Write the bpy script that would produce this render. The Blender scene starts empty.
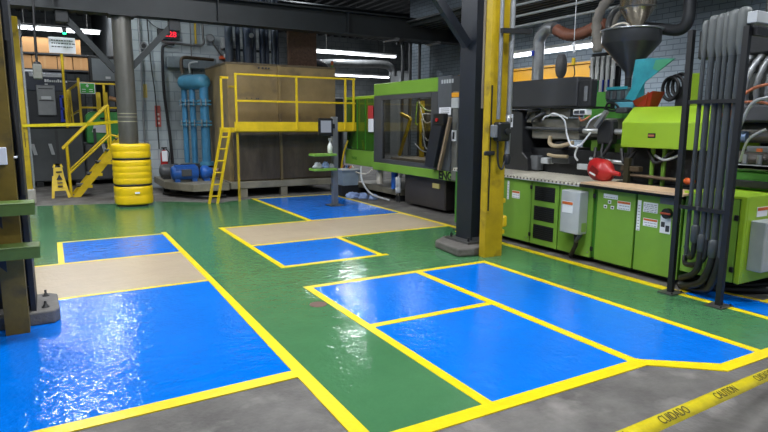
import bpy, math, random
from mathutils import Vector, Matrix
random.seed(7)
C = bpy.context.scene.collection
SC = bpy.context.scene
PI = math.pi

# ---------------------------------------------------------------- materials
def lin(h):
    h = h.lstrip('#'); v = [int(h[i:i+2], 16)/255 for i in (0, 2, 4)]
    return tuple((x/12.92 if x <= .04045 else ((x+.055)/1.055)**2.4) for x in v) + (1,)
MATS = {}
def mat(name, col, rough=.5, metal=0, noise=0, nscale=6, bump=0, bscale=30, col2=None, spec=.5, coat=0, stretch=None, alpha=1, grime=None):
    """principled surface with procedural colour variation and bump"""
    if name in MATS: return MATS[name]
    m = bpy.data.materials.new(name); m.use_nodes = True; nt = m.node_tree; N = nt.nodes; L = nt.links
    b = N['Principled BSDF']; c = lin(col)
    b.inputs['Roughness'].default_value = rough; b.inputs['Metallic'].default_value = metal
    b.inputs['Specular IOR Level'].default_value = spec; b.inputs['Coat Weight'].default_value = coat
    b.inputs['Base Color'].default_value = c
    tc = N.new('ShaderNodeTexCoord'); mp = N.new('ShaderNodeMapping'); L.new(tc.outputs['Object'], mp.inputs['Vector'])
    if stretch: mp.inputs['Scale'].default_value = stretch
    if noise or col2:
        n = N.new('ShaderNodeTexNoise'); n.inputs['Scale'].default_value = nscale; n.inputs['Detail'].default_value = 6
        n.inputs['Roughness'].default_value = .65
        L.new(mp.outputs[0], n.inputs['Vector'])
        r = N.new('ShaderNodeValToRGB'); L.new(n.outputs['Fac'], r.inputs[0])
        d = lin(col2) if col2 else tuple(x*(1-noise) for x in c[:3])+(1,)
        r.color_ramp.elements[0].position = .32; r.color_ramp.elements[1].position = .68
        r.color_ramp.elements[0].color = d; r.color_ramp.elements[1].color = c
        out = r.outputs[0]
        if grime:
            n2 = N.new('ShaderNodeTexNoise'); n2.inputs['Scale'].default_value = grime[1]; n2.inputs['Detail'].default_value = 8
            L.new(tc.outputs['Object'], n2.inputs['Vector'])
            r2 = N.new('ShaderNodeValToRGB'); L.new(n2.outputs['Fac'], r2.inputs[0])
            r2.color_ramp.elements[0].position = .56; r2.color_ramp.elements[1].position = .72
            r2.color_ramp.elements[0].color = (0, 0, 0, 1); r2.color_ramp.elements[1].color = (1, 1, 1, 1)
            mx = N.new('ShaderNodeMix'); mx.data_type = 'RGBA'
            L.new(r2.outputs[0], mx.inputs[0]); L.new(out, mx.inputs[6]); mx.inputs[7].default_value = lin(grime[0])
            out = mx.outputs[2]
        L.new(out, b.inputs['Base Color'])
    if bump:
        n = N.new('ShaderNodeTexNoise'); n.inputs['Scale'].default_value = bscale; n.inputs['Detail'].default_value = 3
        L.new(mp.outputs[0], n.inputs['Vector'])
        bp = N.new('ShaderNodeBump'); bp.inputs['Strength'].default_value = bump; bp.inputs['Distance'].default_value = .02
        L.new(n.outputs['Fac'], bp.inputs['Height']); L.new(bp.outputs[0], b.inputs['Normal'])
    if alpha < 1: b.inputs['Alpha'].default_value = alpha
    MATS[name] = m; return m
def emis(name, col, s):
    if name in MATS: return MATS[name]
    m = bpy.data.materials.new(name); m.use_nodes = True; b = m.node_tree.nodes['Principled BSDF']
    b.inputs['Base Color'].default_value = (0.02, .02, .02, 1) if s < 6 else lin(col)
    b.inputs['Emission Color'].default_value = lin(col); b.inputs['Emission Strength'].default_value = s
    MATS[name] = m; return m
def epoxy(name, col, dark, rough=.16, k=.35):
    """glossy floor paint: orange-peel waves that break up the reflections"""
    m = bpy.data.materials.new(name); m.use_nodes = True; nt = m.node_tree; N = nt.nodes; L = nt.links
    b = N['Principled BSDF']; tc = N.new('ShaderNodeTexCoord')
    n = N.new('ShaderNodeTexNoise'); n.inputs['Scale'].default_value = 1.7; n.inputs['Detail'].default_value = 9; n.inputs['Roughness'].default_value = .7
    L.new(tc.outputs['Object'], n.inputs['Vector'])
    r = N.new('ShaderNodeValToRGB'); r.color_ramp.elements[0].position = .3; r.color_ramp.elements[1].position = .7
    r.color_ramp.elements[0].color = lin(dark); r.color_ramp.elements[1].color = lin(col)
    L.new(n.outputs['Fac'], r.inputs[0]); L.new(r.outputs[0], b.inputs['Base Color'])
    b.inputs['Roughness'].default_value = rough; b.inputs['Specular IOR Level'].default_value = .5
    mp = N.new('ShaderNodeMapping'); mp.inputs['Scale'].default_value = (1, 1.0, 1); L.new(tc.outputs['Object'], mp.inputs['Vector'])
    n1 = N.new('ShaderNodeTexNoise'); n1.inputs['Scale'].default_value = 9; n1.inputs['Detail'].default_value = 2
    n2 = N.new('ShaderNodeTexNoise'); n2.inputs['Scale'].default_value = 34; n2.inputs['Detail'].default_value = 2
    for q in (n1, n2): L.new(mp.outputs[0], q.inputs['Vector'])
    a = N.new('ShaderNodeMath'); a.operation = 'MULTIPLY_ADD'; a.inputs[1].default_value = .42
    L.new(n2.outputs['Fac'], a.inputs[0]); L.new(n1.outputs['Fac'], a.inputs[2])
    bp = N.new('ShaderNodeBump'); bp.inputs['Strength'].default_value = k; bp.inputs['Distance'].default_value = .012
    L.new(a.outputs[0], bp.inputs['Height']); L.new(bp.outputs[0], b.inputs['Normal'])
    MATS[name] = m; return m
def block(name, c1, c2, mortar, bw, rh, axis, ms=.012, rough=.6):
    """painted masonry; axis 'y' faces along Y, 'x' faces along X"""
    m = bpy.data.materials.new(name); m.use_nodes = True; nt = m.node_tree; N = nt.nodes; L = nt.links
    b = N['Principled BSDF']; b.inputs['Roughness'].default_value = rough
    tc = N.new('ShaderNodeTexCoord'); s = N.new('ShaderNodeSeparateXYZ'); L.new(tc.outputs['Object'], s.inputs[0])
    cb = N.new('ShaderNodeCombineXYZ'); L.new(s.outputs['X' if axis == 'y' else 'Y'], cb.inputs[0]); L.new(s.outputs['Z'], cb.inputs[1])
    br = N.new('ShaderNodeTexBrick'); br.inputs['Scale'].default_value = 1; br.inputs['Brick Width'].default_value = bw
    br.inputs['Row Height'].default_value = rh; br.inputs['Mortar Size'].default_value = ms
    br.inputs['Color1'].default_value = lin(c1); br.inputs['Color2'].default_value = lin(c2); br.inputs['Mortar'].default_value = lin(mortar)
    L.new(cb.outputs[0], br.inputs['Vector'])
    n = N.new('ShaderNodeTexNoise'); n.inputs['Scale'].default_value = 1.4; n.inputs['Detail'].default_value = 8; L.new(tc.outputs['Object'], n.inputs['Vector'])
    r = N.new('ShaderNodeValToRGB'); r.color_ramp.elements[0].position = .3; r.color_ramp.elements[0].color = (.68, .68, .68, 1); r.color_ramp.elements[1].position = .6
    L.new(n.outputs['Fac'], r.inputs[0])
    mx = N.new('ShaderNodeMix'); mx.data_type = 'RGBA'; mx.blend_type = 'MULTIPLY'; mx.inputs[0].default_value = 1
    L.new(br.outputs['Color'], mx.inputs[6]); L.new(r.outputs[0], mx.inputs[7]); L.new(mx.outputs[2], b.inputs['Base Color'])
    bp = N.new('ShaderNodeBump'); bp.inputs['Strength'].default_value = .4; bp.inputs['Distance'].default_value = .01; bp.invert = True
    L.new(br.outputs['Fac'], bp.inputs['Height']); L.new(bp.outputs[0], b.inputs['Normal'])
    MATS[name] = m; return m

CONC = mat('concrete', '#6e6b67', .75, noise=.35, nscale=2.6, bump=.25, bscale=40, col2='#4b4845', grime=('#827e79', 3.1))
BLUE = epoxy('blue_epoxy', '#0071dc', '#0069d0', .06, .55)
GREEN = epoxy('green_epoxy', '#4a7b52', '#40704a', .09, .42)
TAN = epoxy('tan_epoxy', '#b3a38b', '#a4947d', .35, .5)
YEL = mat('yellow_line_paint', '#eed413', .3, noise=.10, nscale=9, bump=.1)
LIME = mat('lime_machine_paint', '#74a03a', .38, noise=.10, nscale=3, bump=.03)
LIMEB = mat('bright_lime_and_lit_end', '#9abf30', .38, noise=.06, nscale=3)
DGREEN = mat('dark_green_paint', '#3d7a25', .45, noise=.15, nscale=4)
SAFE = mat('safety_yellow_paint', '#e2c01a', .42, noise=.22, nscale=5, bump=.05)
OCHRE = mat('worn_yellow_paint', '#bd9f10', .5, noise=.35, nscale=3, bump=.1, grime=('#6d5a1c', 4))
OLIVE = mat('dirty_olive_paint', '#7d671f', .5, noise=.5, nscale=3, bump=.1, grime=('#4b4020', 5))
NAVY = mat('dark_steel_paint', '#151c27', .45, noise=.3, nscale=4, bump=.05)
STEEL = mat('grey_steel', '#6a6a68', .38, .55, noise=.35, nscale=4, bump=.04)
GALV = mat('galvanised_steel', '#9a9d9f', .4, .6, noise=.2, nscale=12)
ALU = mat('bright_aluminium', '#c4c7c9', .3, .8, noise=.1)
BEAM = mat('beam_grey_paint', '#202527', .55, noise=.35, nscale=2.5, bump=.05, grime=('#1e2122', 2))
BLACK = mat('black_plastic', '#17181a', .45, noise=.2)
DARK = mat('dark_machine_metal', '#28292b', .5, .2, noise=.35, nscale=5, bump=.05)
DGREY = mat('dark_grey_enamel', '#47494c', .42, noise=.15, nscale=4)
MGREY = mat('mid_grey_enamel', '#6d7073', .45, noise=.12, nscale=4)
LGREY = mat('light_grey_enamel', '#b4b8ba', .4, noise=.12, nscale=5, bump=.03)
WHITE = mat('white_paint', '#e4e6e6', .5, noise=.06)
PAPER = mat('white_paper', '#e3e5ea', .8, noise=.03)
INK = mat('dark_ink', '#33363c', .7)
ORANGE = mat('orange_print', '#c8642a', .6)
RED = mat('red_plastic', '#b01f20', .38, noise=.15, nscale=4)
DRED = mat('translucent_red_plastic', '#b22622', .35, noise=.2)
TEAL = mat('teal_plastic', '#2f96a0', .4, noise=.2, col2='#227a86')
TEALG = mat('green_teal_plastic', '#4a9b74', .4, noise=.2)
CYAN = mat('tank_blue_paint', '#4f93b4', .42, noise=.25, nscale=5, bump=.05)
PUMP = mat('pump_blue_paint', '#2660b4', .35, noise=.3, nscale=8, bump=.05)
COBALT = mat('cobalt_plastic', '#1d41c4', .4, noise=.15)
RUBBER = mat('black_rubber', '#1b1b1d', .5, noise=.25, nscale=20, bump=.05)
WHOSE = mat('cream_hose', '#cfc8b8', .5, noise=.1)
TANHOSE = mat('tan_hose', '#ab9a7b', .55, noise=.15)
REDHOSE = mat('orange_hose', '#b06a4a', .55)
TANK = mat('dirty_tan_tank_paint', '#8a7650', .42, noise=.35, nscale=1.6, bump=.08, bscale=12, grime=('#5c5040', 2.6))
TANKD = mat('grimy_tank_plate', '#63574a', .3, noise=.45, nscale=2.2, bump=.2, bscale=20, stretch=(3, 3, .7), grime=('#4a443c', 3))
RUST = mat('rusty_brown_plate', '#6e5442', .7, noise=.4, nscale=14, bump=.1, grime=('#49382c', 20))
CARTON = mat('corrugated_carton', '#a0774a', .8, noise=.12, nscale=4)
WOODM = mat('plywood', '#c9a987', .6, noise=.15, nscale=6, stretch=(6, 1, 1), bump=.03)
SKID = mat('skid_steel', '#8f8a7a', .45, .2, noise=.4, nscale=3, bump=.08)
DRAPE = mat('blue_grey_pipe_paint', '#3d4a5c', .45, noise=.3, nscale=3)
CLOTH = mat('crumpled_blue_rag', '#8fa6d4', .8, noise=.3, nscale=14, bump=.5, bscale=30)
CLOTHG = mat('crumpled_grey_rag', '#aeb4ba', .8, noise=.3, nscale=14, bump=.5, bscale=30)
SIGNG = mat('green_sign_face', '#2f9a2c', .5, noise=.03)
SIGNR = mat('red_sign_face', '#b8343a', .5, noise=.05)
DUCT = mat('silver_duct', '#b0b3b5', .3, .6, noise=.35, nscale=7, bump=.2, bscale=15)
FLEX = mat('grey_flex_hose', '#8d877e', .6, noise=.3, nscale=8)
COPPER = mat('brown_flex_duct', '#96604c', .55, noise=.3, nscale=8)
SMOKED = None
def glassy():
    m = bpy.data.materials.new('smoked_polycarbonate'); m.use_nodes = True; N = m.node_tree.nodes; L = m.node_tree.links
    out = N['Material Output']; N.remove(N['Principled BSDF'])
    t = N.new('ShaderNodeBsdfTransparent'); t.inputs[0].default_value = (.62, .62, .60, 1)
    g = N.new('ShaderNodeBsdfGlossy'); g.inputs['Roughness'].default_value = .04; g.inputs[0].default_value = (.9, .9, .9, 1)
    f = N.new('ShaderNodeFresnel'); f.inputs[0].default_value = 1.5
    x = N.new('ShaderNodeMixShader'); ge = N.new('ShaderNodeNewGeometry'); mu = N.new('ShaderNodeMath'); mu.operation = 'MULTIPLY'; iv = N.new('ShaderNodeMath'); iv.operation = 'SUBTRACT'; iv.inputs[0].default_value = 1
    L.new(ge.outputs['Backfacing'], iv.inputs[1]); L.new(f.outputs[0], mu.inputs[0]); L.new(iv.outputs[0], mu.inputs[1])
    L.new(mu.outputs[0], x.inputs[0]); L.new(t.outputs[0], x.inputs[1]); L.new(g.outputs[0], x.inputs[2]); L.new(x.outputs[0], out.inputs[0])
    return m
SMOKED = glassy()
GREENGLOSS = mat('glossy_green_guard', '#32601a', .1, noise=.15, nscale=2, coat=.6)
TUBE = emis('lit_tube', '#f2f6ff', 5)
BAY = emis('lit_highbay', '#f4f8ff', 20)
LEDR = emis('red_led', '#ff0a28', 1.6)
LEDG = emis('green_led', '#20e080', 4)
LEDB = emis('blue_led', '#3a7cff', 4)
SCREEN = emis('pale_screen', '#aab4c4', .3)
TAPE = mat('yellow_caution_tape', '#dcc81c', .3, noise=.25, nscale=14)

# ---------------------------------------------------------------- mesh building
class MB:
    def __init__(s): s.v = []; s.f = []; s.m = []; s.sm = []
    def add(s, vs, fs, m=0, smooth=False):
        n = len(s.v); s.v += [Vector(v) for v in vs]
        for f in fs: s.f.append([i+n for i in f]); s.m.append(m); s.sm.append(smooth)
        return s
    def hexa(s, p, m=0):
        return s.add(p, [(0,3,2,1),(4,5,6,7),(0,1,5,4),(1,2,6,5),(2,3,7,6),(3,0,4,7)], m)
    def box(s, x0, x1, y0, y1, z0, z1, m=0, b=0):
        if x0 > x1: x0, x1 = x1, x0
        if y0 > y1: y0, y1 = y1, y0
        if z0 > z1: z0, z1 = z1, z0
        b = min(b, (x1-x0)*.45, (y1-y0)*.45, (z1-z0)*.45)
        if b <= 0:
            return s.hexa([(x0,y0,z0),(x1,y0,z0),(x1,y1,z0),(x0,y1,z0),(x0,y0,z1),(x1,y0,z1),(x1,y1,z1),(x0,y1,z1)], m)
        # chamfered box: 24 vertices
        vs = []; idx = {}
        for ix, X in ((0,(x0,x0+b)),(1,(x1,x1-b))):
            for iy, Y in ((0,(y0,y0+b)),(1,(y1,y1-b))):
                for iz, Z in ((0,(z0,z0+b)),(1,(z1,z1-b))):
                    for a in range(3):
                        idx[ix,iy,iz,a] = len(vs)
                        vs.append((X[0] if a==0 else X[1], Y[0] if a==1 else Y[1], Z[0] if a==2 else Z[1]))
        g = lambda *k: idx[k]; fs = []
        for i in (0,1):
            q = [g(i,0,0,0),g(i,1,0,0),g(i,1,1,0),g(i,0,1,0)]; fs.append(q if i else q[::-1])
            q = [g(0,i,0,1),g(0,i,1,1),g(1,i,1,1),g(1,i,0,1)]; fs.append(q if i else q[::-1])
            q = [g(0,0,i,2),g(1,0,i,2),g(1,1,i,2),g(0,1,i,2)]; fs.append(q if i else q[::-1])
        for i in (0,1):
            for j in (0,1):
                fs.append([g(i,j,0,0),g(i,j,1,0),g(i,j,1,1),g(i,j,0,1)])
                fs.append([g(i,0,j,0),g(i,1,j,0),g(i,1,j,2),g(i,0,j,2)])
                fs.append([g(0,i,j,1),g(1,i,j,1),g(1,i,j,2),g(0,i,j,2)])
                for k in (0,1): fs.append([g(i,j,k,0),g(i,j,k,1),g(i,j,k,2)])
        return s.add(vs, fs, m)
    def cyl(s, p0, p1, r0, r1=None, n=16, m=0, cap=True, smooth=True):
        p0, p1 = Vector(p0), Vector(p1); r1 = r0 if r1 is None else r1
        d = (p1-p0).normalized(); u = d.orthogonal().normalized(); w = d.cross(u)
        vs = []
        for p, r in ((p0, r0), (p1, r1)):
            for i in range(n):
                a = 2*PI*i/n; vs.append(p+u*(r*math.cos(a))+w*(r*math.sin(a)))
        s.add(vs, [(i, (i+1)%n, n+(i+1)%n, n+i) for i in range(n)], m, smooth)
        if cap: s.add(vs, [tuple(range(n))[::-1], tuple(range(n, 2*n))], m)
        return s
    def tube(s, pts, r, n=8, m=0, sub=6, rings=0):
        """smooth round hose through pts; rings>0 makes it corrugated"""
        P = [Vector(p) for p in pts]
        if sub > 1 and len(P) > 2:
            Q = []; E = [2*P[0]-P[1]]+P+[2*P[-1]-P[-2]]
            for i in range(len(P)-1):
                a, b, c, d = E[i:i+4]
                for k in range(sub):
                    t = k/sub
                    Q.append(.5*((2*b)+(c-a)*t+(2*a-5*b+4*c-d)*t*t+(3*b-a-3*c+d)*t**3))
            Q.append(P[-1]); P = Q
        if rings:
            Q = []; L = sum((P[i+1]-P[i]).length for i in range(len(P)-1)); k = int(rings)*2+1; acc = 0; j = 0
            for q in range(k):
                want = L*q/(k-1)
                while j < len(P)-2 and acc+(P[j+1]-P[j]).length < want: acc += (P[j+1]-P[j]).length; j += 1
                t = (want-acc)/max((P[j+1]-P[j]).length, 1e-6); Q.append(P[j].lerp(P[j+1], min(t, 1)))
            P = Q
        rad = (lambda i: r*(1 if i % 2 else .76)) if rings else ((lambda i: r[0]+(r[1]-r[0])*i/(len(P)-1)) if isinstance(r, tuple) else (lambda i: r))
        d = (P[1]-P[0]).normalized(); u = d.orthogonal().normalized(); vs = []
        for i, p in enumerate(P):
            t = (P[min(i+1, len(P)-1)]-P[max(i-1, 0)]).normalized()
            u = (u-t*u.dot(t)).normalized(); w = t.cross(u)
            for k in range(n):
                a = 2*PI*k/n; vs.append(p+u*(rad(i)*math.cos(a))+w*(rad(i)*math.sin(a)))
        fs = [(i*n+k, i*n+(k+1)%n, (i+1)*n+(k+1)%n, (i+1)*n+k) for i in range(len(P)-1) for k in range(n)]
        s.add(vs, fs, m, True)
        L = len(P)-1
        s.add(vs, [tuple(range(n))[::-1], tuple(range(L*n, L*n+n))], m)
        return s
    def lathe(s, c, prof, n=24, m=0, axis='z', e=1, smooth=True):
        """prof: (radius, height) pairs; e<1 squares the section"""
        vs = []
        for r, h in prof:
            for i in range(n):
                a = 2*PI*i/n; ca, sa = math.cos(a), math.sin(a)
                x = r*math.copysign(abs(ca)**e, ca); y = r*math.copysign(abs(sa)**e, sa)
                p = (x, y, h) if axis == 'z' else ((h, x, y) if axis == 'x' else (x, h, y))
                vs.append(Vector(c)+Vector(p))
        k = len(prof)
        s.add(vs, [(j*n+i, j*n+(i+1)%n, (j+1)*n+(i+1)%n, (j+1)*n+i) for j in range(k-1) for i in range(n)], m, smooth)
        s.add(vs, [tuple(range(n))[::-1], tuple(range((k-1)*n, k*n))], m)
        return s
    def prism(s, poly, a0, a1, axis, m=0):
        """extrude a 2D outline: axis 'x' -> (y,z) outline, 'y' -> (x,z), 'z' -> (x,y)"""
        f = {'x': lambda p, a: (a, p[0], p[1]), 'y': lambda p, a: (p[0], a, p[1]), 'z': lambda p, a: (p[0], p[1], a)}[axis]
        n = len(poly); vs = [f(p, a0) for p in poly]+[f(p, a1) for p in poly]
        return s.add(vs, [tuple(range(n))[::-1], tuple(range(n, 2*n))]+[(i, (i+1)%n, n+(i+1)%n, n+i) for i in range(n)], m)
    def bar(s, p0, p1, w, h, m=0, up=(0,0,1)):
        """rectangular bar between two points"""
        p0, p1 = Vector(p0), Vector(p1); d = (p1-p0).normalized(); side = d.cross(Vector(up))
        if side.length < 1e-4: side = d.cross(Vector((0,1,0)))
        side.normalize(); u = side.cross(d).normalized(); a, b = side*(w/2), u*(h/2)
        return s.hexa([p0-a-b, p0+a-b, p1+a-b, p1-a-b, p0-a+b, p0+a+b, p1+a+b, p1-a+b], m)
    def quad(s, a, b, c, d, m=0): return s.add([a, b, c, d], [(0,1,2,3)], m)
    def build(s, name, mats, parent=None, bevel=0, origin=None):
        if not isinstance(mats, (list, tuple)): mats = [mats]
        if parent is not None: o0 = ORG[parent.name]
        elif origin is not None: o0 = Vector(origin)
        else:
            xs = [v.x for v in s.v]; ys = [v.y for v in s.v]; zs = [v.z for v in s.v]
            o0 = Vector(((min(xs)+max(xs))/2, (min(ys)+max(ys))/2, min(zs)))
        me = bpy.data.meshes.new(name); me.from_pydata([v-o0 for v in s.v], [], s.f)
        for m in mats: me.materials.append(m)
        me.polygons.foreach_set('material_index', s.m); me.polygons.foreach_set('use_smooth', s.sm); me.update()
        import bmesh
        bm = bmesh.new(); bm.from_mesh(me); bmesh.ops.recalc_face_normals(bm, faces=bm.faces[:]); bm.to_mesh(me); bm.free()
        o = bpy.data.objects.new(name, me); C.objects.link(o)
        if parent is not None: o.parent = parent; ORG[o.name] = o0
        else: o.location = o0; ORG[o.name] = o0
        if bevel:
            bv = o.modifiers.new('bevel', 'BEVEL'); bv.width = bevel; bv.segments = 2; bv.limit_method = 'ANGLE'
        return o
ORG = {}
def thing(name, label, cat, loc, group=None):
    o = bpy.data.objects.new(name, None); C.objects.link(o); o.location = loc; o.empty_display_size = .2
    ORG[o.name] = Vector(loc); o['label'] = label; o['category'] = cat
    if group: o['group'] = group
    return o
def tag(o, label, cat, group=None):
    o['label'] = label; o['category'] = cat
    if group: o['group'] = group
    return o
def struct(o): o['kind'] = 'structure'; return o
def lab(o, s): o['label'] = s; return o
def dup(root, d, label):
    r = root.copy(); C.objects.link(r); r.location = root.location+Vector(d); r['label'] = label
    for ch in root.children:
        c = ch.copy(); C.objects.link(c); c.parent = r
        for g in ch.children:
            e = g.copy(); C.objects.link(e); e.parent = c
    return r
def words(name, txt, size, loc, xd, yd, m, parent, depth=.002, bold=0):
    cu = bpy.data.curves.new('lettering', 'FONT'); cu.body = txt; cu.size = size; cu.extrude = depth; cu.offset = bold; cu.align_x = 'CENTER'; cu.align_y = 'CENTER'
    t = bpy.data.objects.new('lettering', cu); me = bpy.data.meshes.new_from_object(t); bpy.data.objects.remove(t); bpy.data.curves.remove(cu)
    xd = Vector(xd).normalized(); yd = Vector(yd).normalized(); zd = xd.cross(yd)
    M = Matrix((xd, yd, zd)).transposed().to_4x4(); M.translation = Vector(loc)-ORG[parent.name]
    me.transform(M); me.materials.clear(); me.materials.append(m)
    o = bpy.data.objects.new(name, me); C.objects.link(o); o.parent = parent; ORG[o.name] = ORG[parent.name]
    return o

# ---------------------------------------------------------------- camera
cd = bpy.data.cameras.new('camera'); cam = bpy.data.objects.new('camera', cd); C.objects.link(cam)
cd.sensor_width = 36; cd.lens = 580.885/768*36; cd.clip_start = .05; cd.clip_end = 200
R = Matrix(((.86891727, .07511682, -.48922413), (-.49493085, .1420916, -.85723592), (.0051218, .98699921, .16064347)))
cam.matrix_world = Matrix.Translation((0, 0, 1.55)) @ R.to_4x4()
SC.camera = cam

# ---------------------------------------------------------------- room shell
fl = MB(); fl.box(-8, 16, -4, 30, -.2, 0, 0)
Z = .002
ZB = [-.01]
def rect(x0, x1, y0, y1, m, z=Z): ZB[0] -= .0007; fl.box(x0, x1, y0, y1, ZB[0], z, m)
def poly(p, m, z=Z): ZB[0] -= .0007; fl.prism(p, ZB[0], z, 'z', m)
# green walkways
poly([(1.24,2.30),(4.9,2.30),(4.9,2.0),(9,2.0),(9,1.98),(9,2.36),(4.97,2.36),(4.97,5.9),(5.02,6.6),(5.1,7.0),(5.16,8.4),(5.16,11.36),(3.46,11.36),(3.17,11.3),(2.72,11.08),(1.6,11.95),(.96,11.88),(-.33,12.2),(-4,12.3),(-4,7.05),(1.24,7.05)], 2, .0015)
rect(4.1, 9, 1.96, 2.4, 2, .0014)
# blue work zones
poly([(-5,3.0),(1.25,3.22),(1.25,5.66),(-5,5.66)], 1); rect(0, 1.26, 7.08, 8.34, 1)
poly([(2.0,2.32),(3.28,2.32),(3.67,2.0),(4.14,2.0),(4.14,4.95),(2.0,4.95)], 1)
rect(2.08, 3.28, 5.8, 7.02, 1); rect(3.48, 5.14, 8.38, 11.32, 1)
poly([(4.96,2.3),(6.2,2.3),(6.2,2.55),(5.36,2.6),(5.3,3.13),(4.98,3.17)], 1)
# tan strips
rect(-5, 1.25, 5.66, 7.06, 3); rect(2.08, 5.14, 7.0, 8.38, 3)
# yellow lines
z2 = .004
for r in ((-5,1.25,5.63,5.68),(-5,1.25,7.05,7.10),(-.025,.035,7.08,8.36),(-.025,1.26,8.33,8.38),
          (1.97,2.04,2.3,4.99),(1.98,4.16,4.92,4.99),(3.19,3.27,2.34,4.93),(2.0,3.2,3.71,3.78),(4.09,4.16,2.0,4.95),
          (2.035,2.10,5.76,8.46),(2.05,5.14,8.37,8.43),(2.08,5.14,6.98,7.04),(3.24,3.31,5.8,7.0),(2.08,3.36,5.76,5.83),
          (3.42,3.5,8.4,11.38),(3.46,5.2,11.31,11.37),(5.11,5.18,6.5,11.37),(4.94,5.0,3.2,6.6),(4.88,4.94,1.98,3.2),(4.9,5.3,3.12,3.19),
          (1.24,3.28,2.24,2.34),(3.60,9,1.93,2.02)):
    rect(*r, 4, z2); z2 += .0001
poly([(1.19,1.9),(1.285,1.9),(1.30,5.7),(1.31,8.46),(1.245,8.46),(1.24,5.7),(1.205,3.2)], 4, z2+.0003); poly([(-5,2.96),(1.23,3.165),(1.23,3.27),(-5,3.05)], 4, z2+.0004); z2 += .0005; poly([(3.26,2.34),(3.24,2.24),(3.61,1.93),(3.68,2.02)], 4, z2); z2 += .0002; poly([(4.9,3.22),(5.0,3.24),(5.02,6.6),(4.95,6.6)], 4, z2)
poly([(5.26,3.18),(5.30,3.18),(5.38,2.60),(5.34,2.60)], 4, z2+.0002); poly([(5.32,2.58),(9,2.5),(9,2.55),(5.32,2.64)], 4, z2)
floor = struct(fl.build('floor', [CONC, BLUE, GREEN, TAN, YEL], origin=(0,0,0)))
# old drain cover showing through the paint, and pale scuffs
sc = MB(); sc.lathe((1.885,4.43,.001), [(.075,0),(.075,.004),(.066,.005)], 20); tag(sc.build('drain_cover', mat('drain_rust','#6f5148',.6,noise=.3)), 'small round brown drain cover set in the green walkway', 'drain cover')

WB = block('grey_block_wall_paint', '#a4aeb1', '#9ea8ac', '#8b9599', .42, .22, 'y')
WR = block('pale_blue_brick_paint', '#a9b8c4', '#a0b0bd', '#7b8893', .25, .09, 'x', .008)
WF = block('pale_far_wall_paint', '#8f9698', '#899092', '#72787a', .42, .22, 'y')
struct(MB().box(1.72, 5.1, 14.3, 14.6, 0, 5.6).build('wall_back', WB))
struct(MB().box(1.72, 1.92, 14.6, 26, 0, 5.6).build('wall_left_return', mat('dark_wall_paint','#3d4245',.7,noise=.3)))
struct(MB().box(-6, 16, 26, 26.2, 0, 5.6).build('wall_far', WF))
struct(MB().box(9.4, 9.6, -4, 15, 0, 5.6).build('wall_right', WR))
struct(MB().box(-6.2, -6, -4, 26, 0, 5.6).build('wall_left', WF))
struct(MB().box(9.6, 16, 14.8, 15, 0, 5.6).build('wall_recess', WF))
struct(MB().box(16, 16.2, 15, 26.2, 0, 5.6).build('wall_recess_right', WF))
# dark corrugated roof deck with ribs
cl = MB(); cl.box(-8, 16, -4, 30, 5.6, 5.7)
for i in range(60): x = -8+i*.4; cl.prism([(x,5.6),(x+.06,5.5),(x+.2,5.5),(x+.26,5.6)], -4, 30, 'y')
struct(cl.build('ceiling', mat('dark_roof_deck', '#1b1d1f', .6, noise=.2, nscale=2), origin=(0,0,5.6)))
# right bay: roof deck, purlins and gutter band low over the brick wall
rb = MB(); 
for i in range(14): x = 7.2+i*.17; rb.prism([(x,3.72),(x+.03,3.66),(x+.10,3.66),(x+.13,3.72)], 1, 14, 'y')
rb.box(7.1, 9.6, 1, 14, 3.72, 3.76)
struct(rb.build('trim_roof_deck', mat('deck_grey', '#3d4143', .5, noise=.2)))

# ---------------------------------------------------------------- lamps
def area(loc, sx, sy, e, rot=(0,0,0), col=(.93,.965,1)):
    l = bpy.data.lights.new('lamp', 'AREA'); l.shape = 'RECTANGLE'; l.size = sx; l.size_y = sy; l.energy = e; l.color = col
    o = bpy.data.objects.new('lamp_light', l); C.objects.link(o); o.location = loc; o.rotation_euler = rot; return o
def tube_light(x0, x1, y0, y1, z, label, e=0, group=None, up=.5, w=.2):
    cx, cy = (x0+x1)/2, (y0+y1)/2; t = thing('strip_light', label, 'light fixture', (cx, cy, z), group)
    along = abs(x1-x0) > abs(y1-y0); a = w/2
    h = MB()
    if along: h.box(x0, x1, cy-a, cy+a, z, z+.06, 0, .01)
    else: h.box(cx-a, cx+a, y0, y1, z, z+.06, 0, .01)
    h.build('housing', WHITE, t)
    for s in (-.45, .45):
        b = MB()
        if along: b.cyl((x0+.03, cy+s*a, z-.03), (x1-.03, cy+s*a, z-.03), .03, n=10)
        else: b.cyl((cx+s*a, y0+.03, z-.03), (cx+s*a, y1-.03, z-.03), .03, n=10)
        b.build('tube', TUBE, t)
    for q in (.15, .85):
        px, py = x0+(x1-x0)*q if along else cx, cy if along else y0+(y1-y0)*q
        MB().cyl((px, py, z+.05), (px, py, 5.51 if px < 7.2 or py > 14 else 3.67), .008, n=6).build('hanger', STEEL, t)
    if e: area((cx, cy, z-.09), max(x1-x0, .15), max(y1-y0, .15), e)
    return t
tube_light(-.75, 1.55, 19.93, 20.07, 4.15, 'long bright tube light above the cartons at far left', 9)
tube_light(8.45, 11.9, 19.93, 20.07, 4.05, 'upper of the two bright tube lights behind the big tan tank', 45)
tube_light(10.0, 13.6, 23.4, 23.5, 3.55, 'lower of the two bright tube lights behind the big tan tank', 35)
tube_light(8.35, 8.45, 6.9, 10.4, 2.92, 'bright tube light in front of the brick wall above the yellow crane rail', 25)
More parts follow.
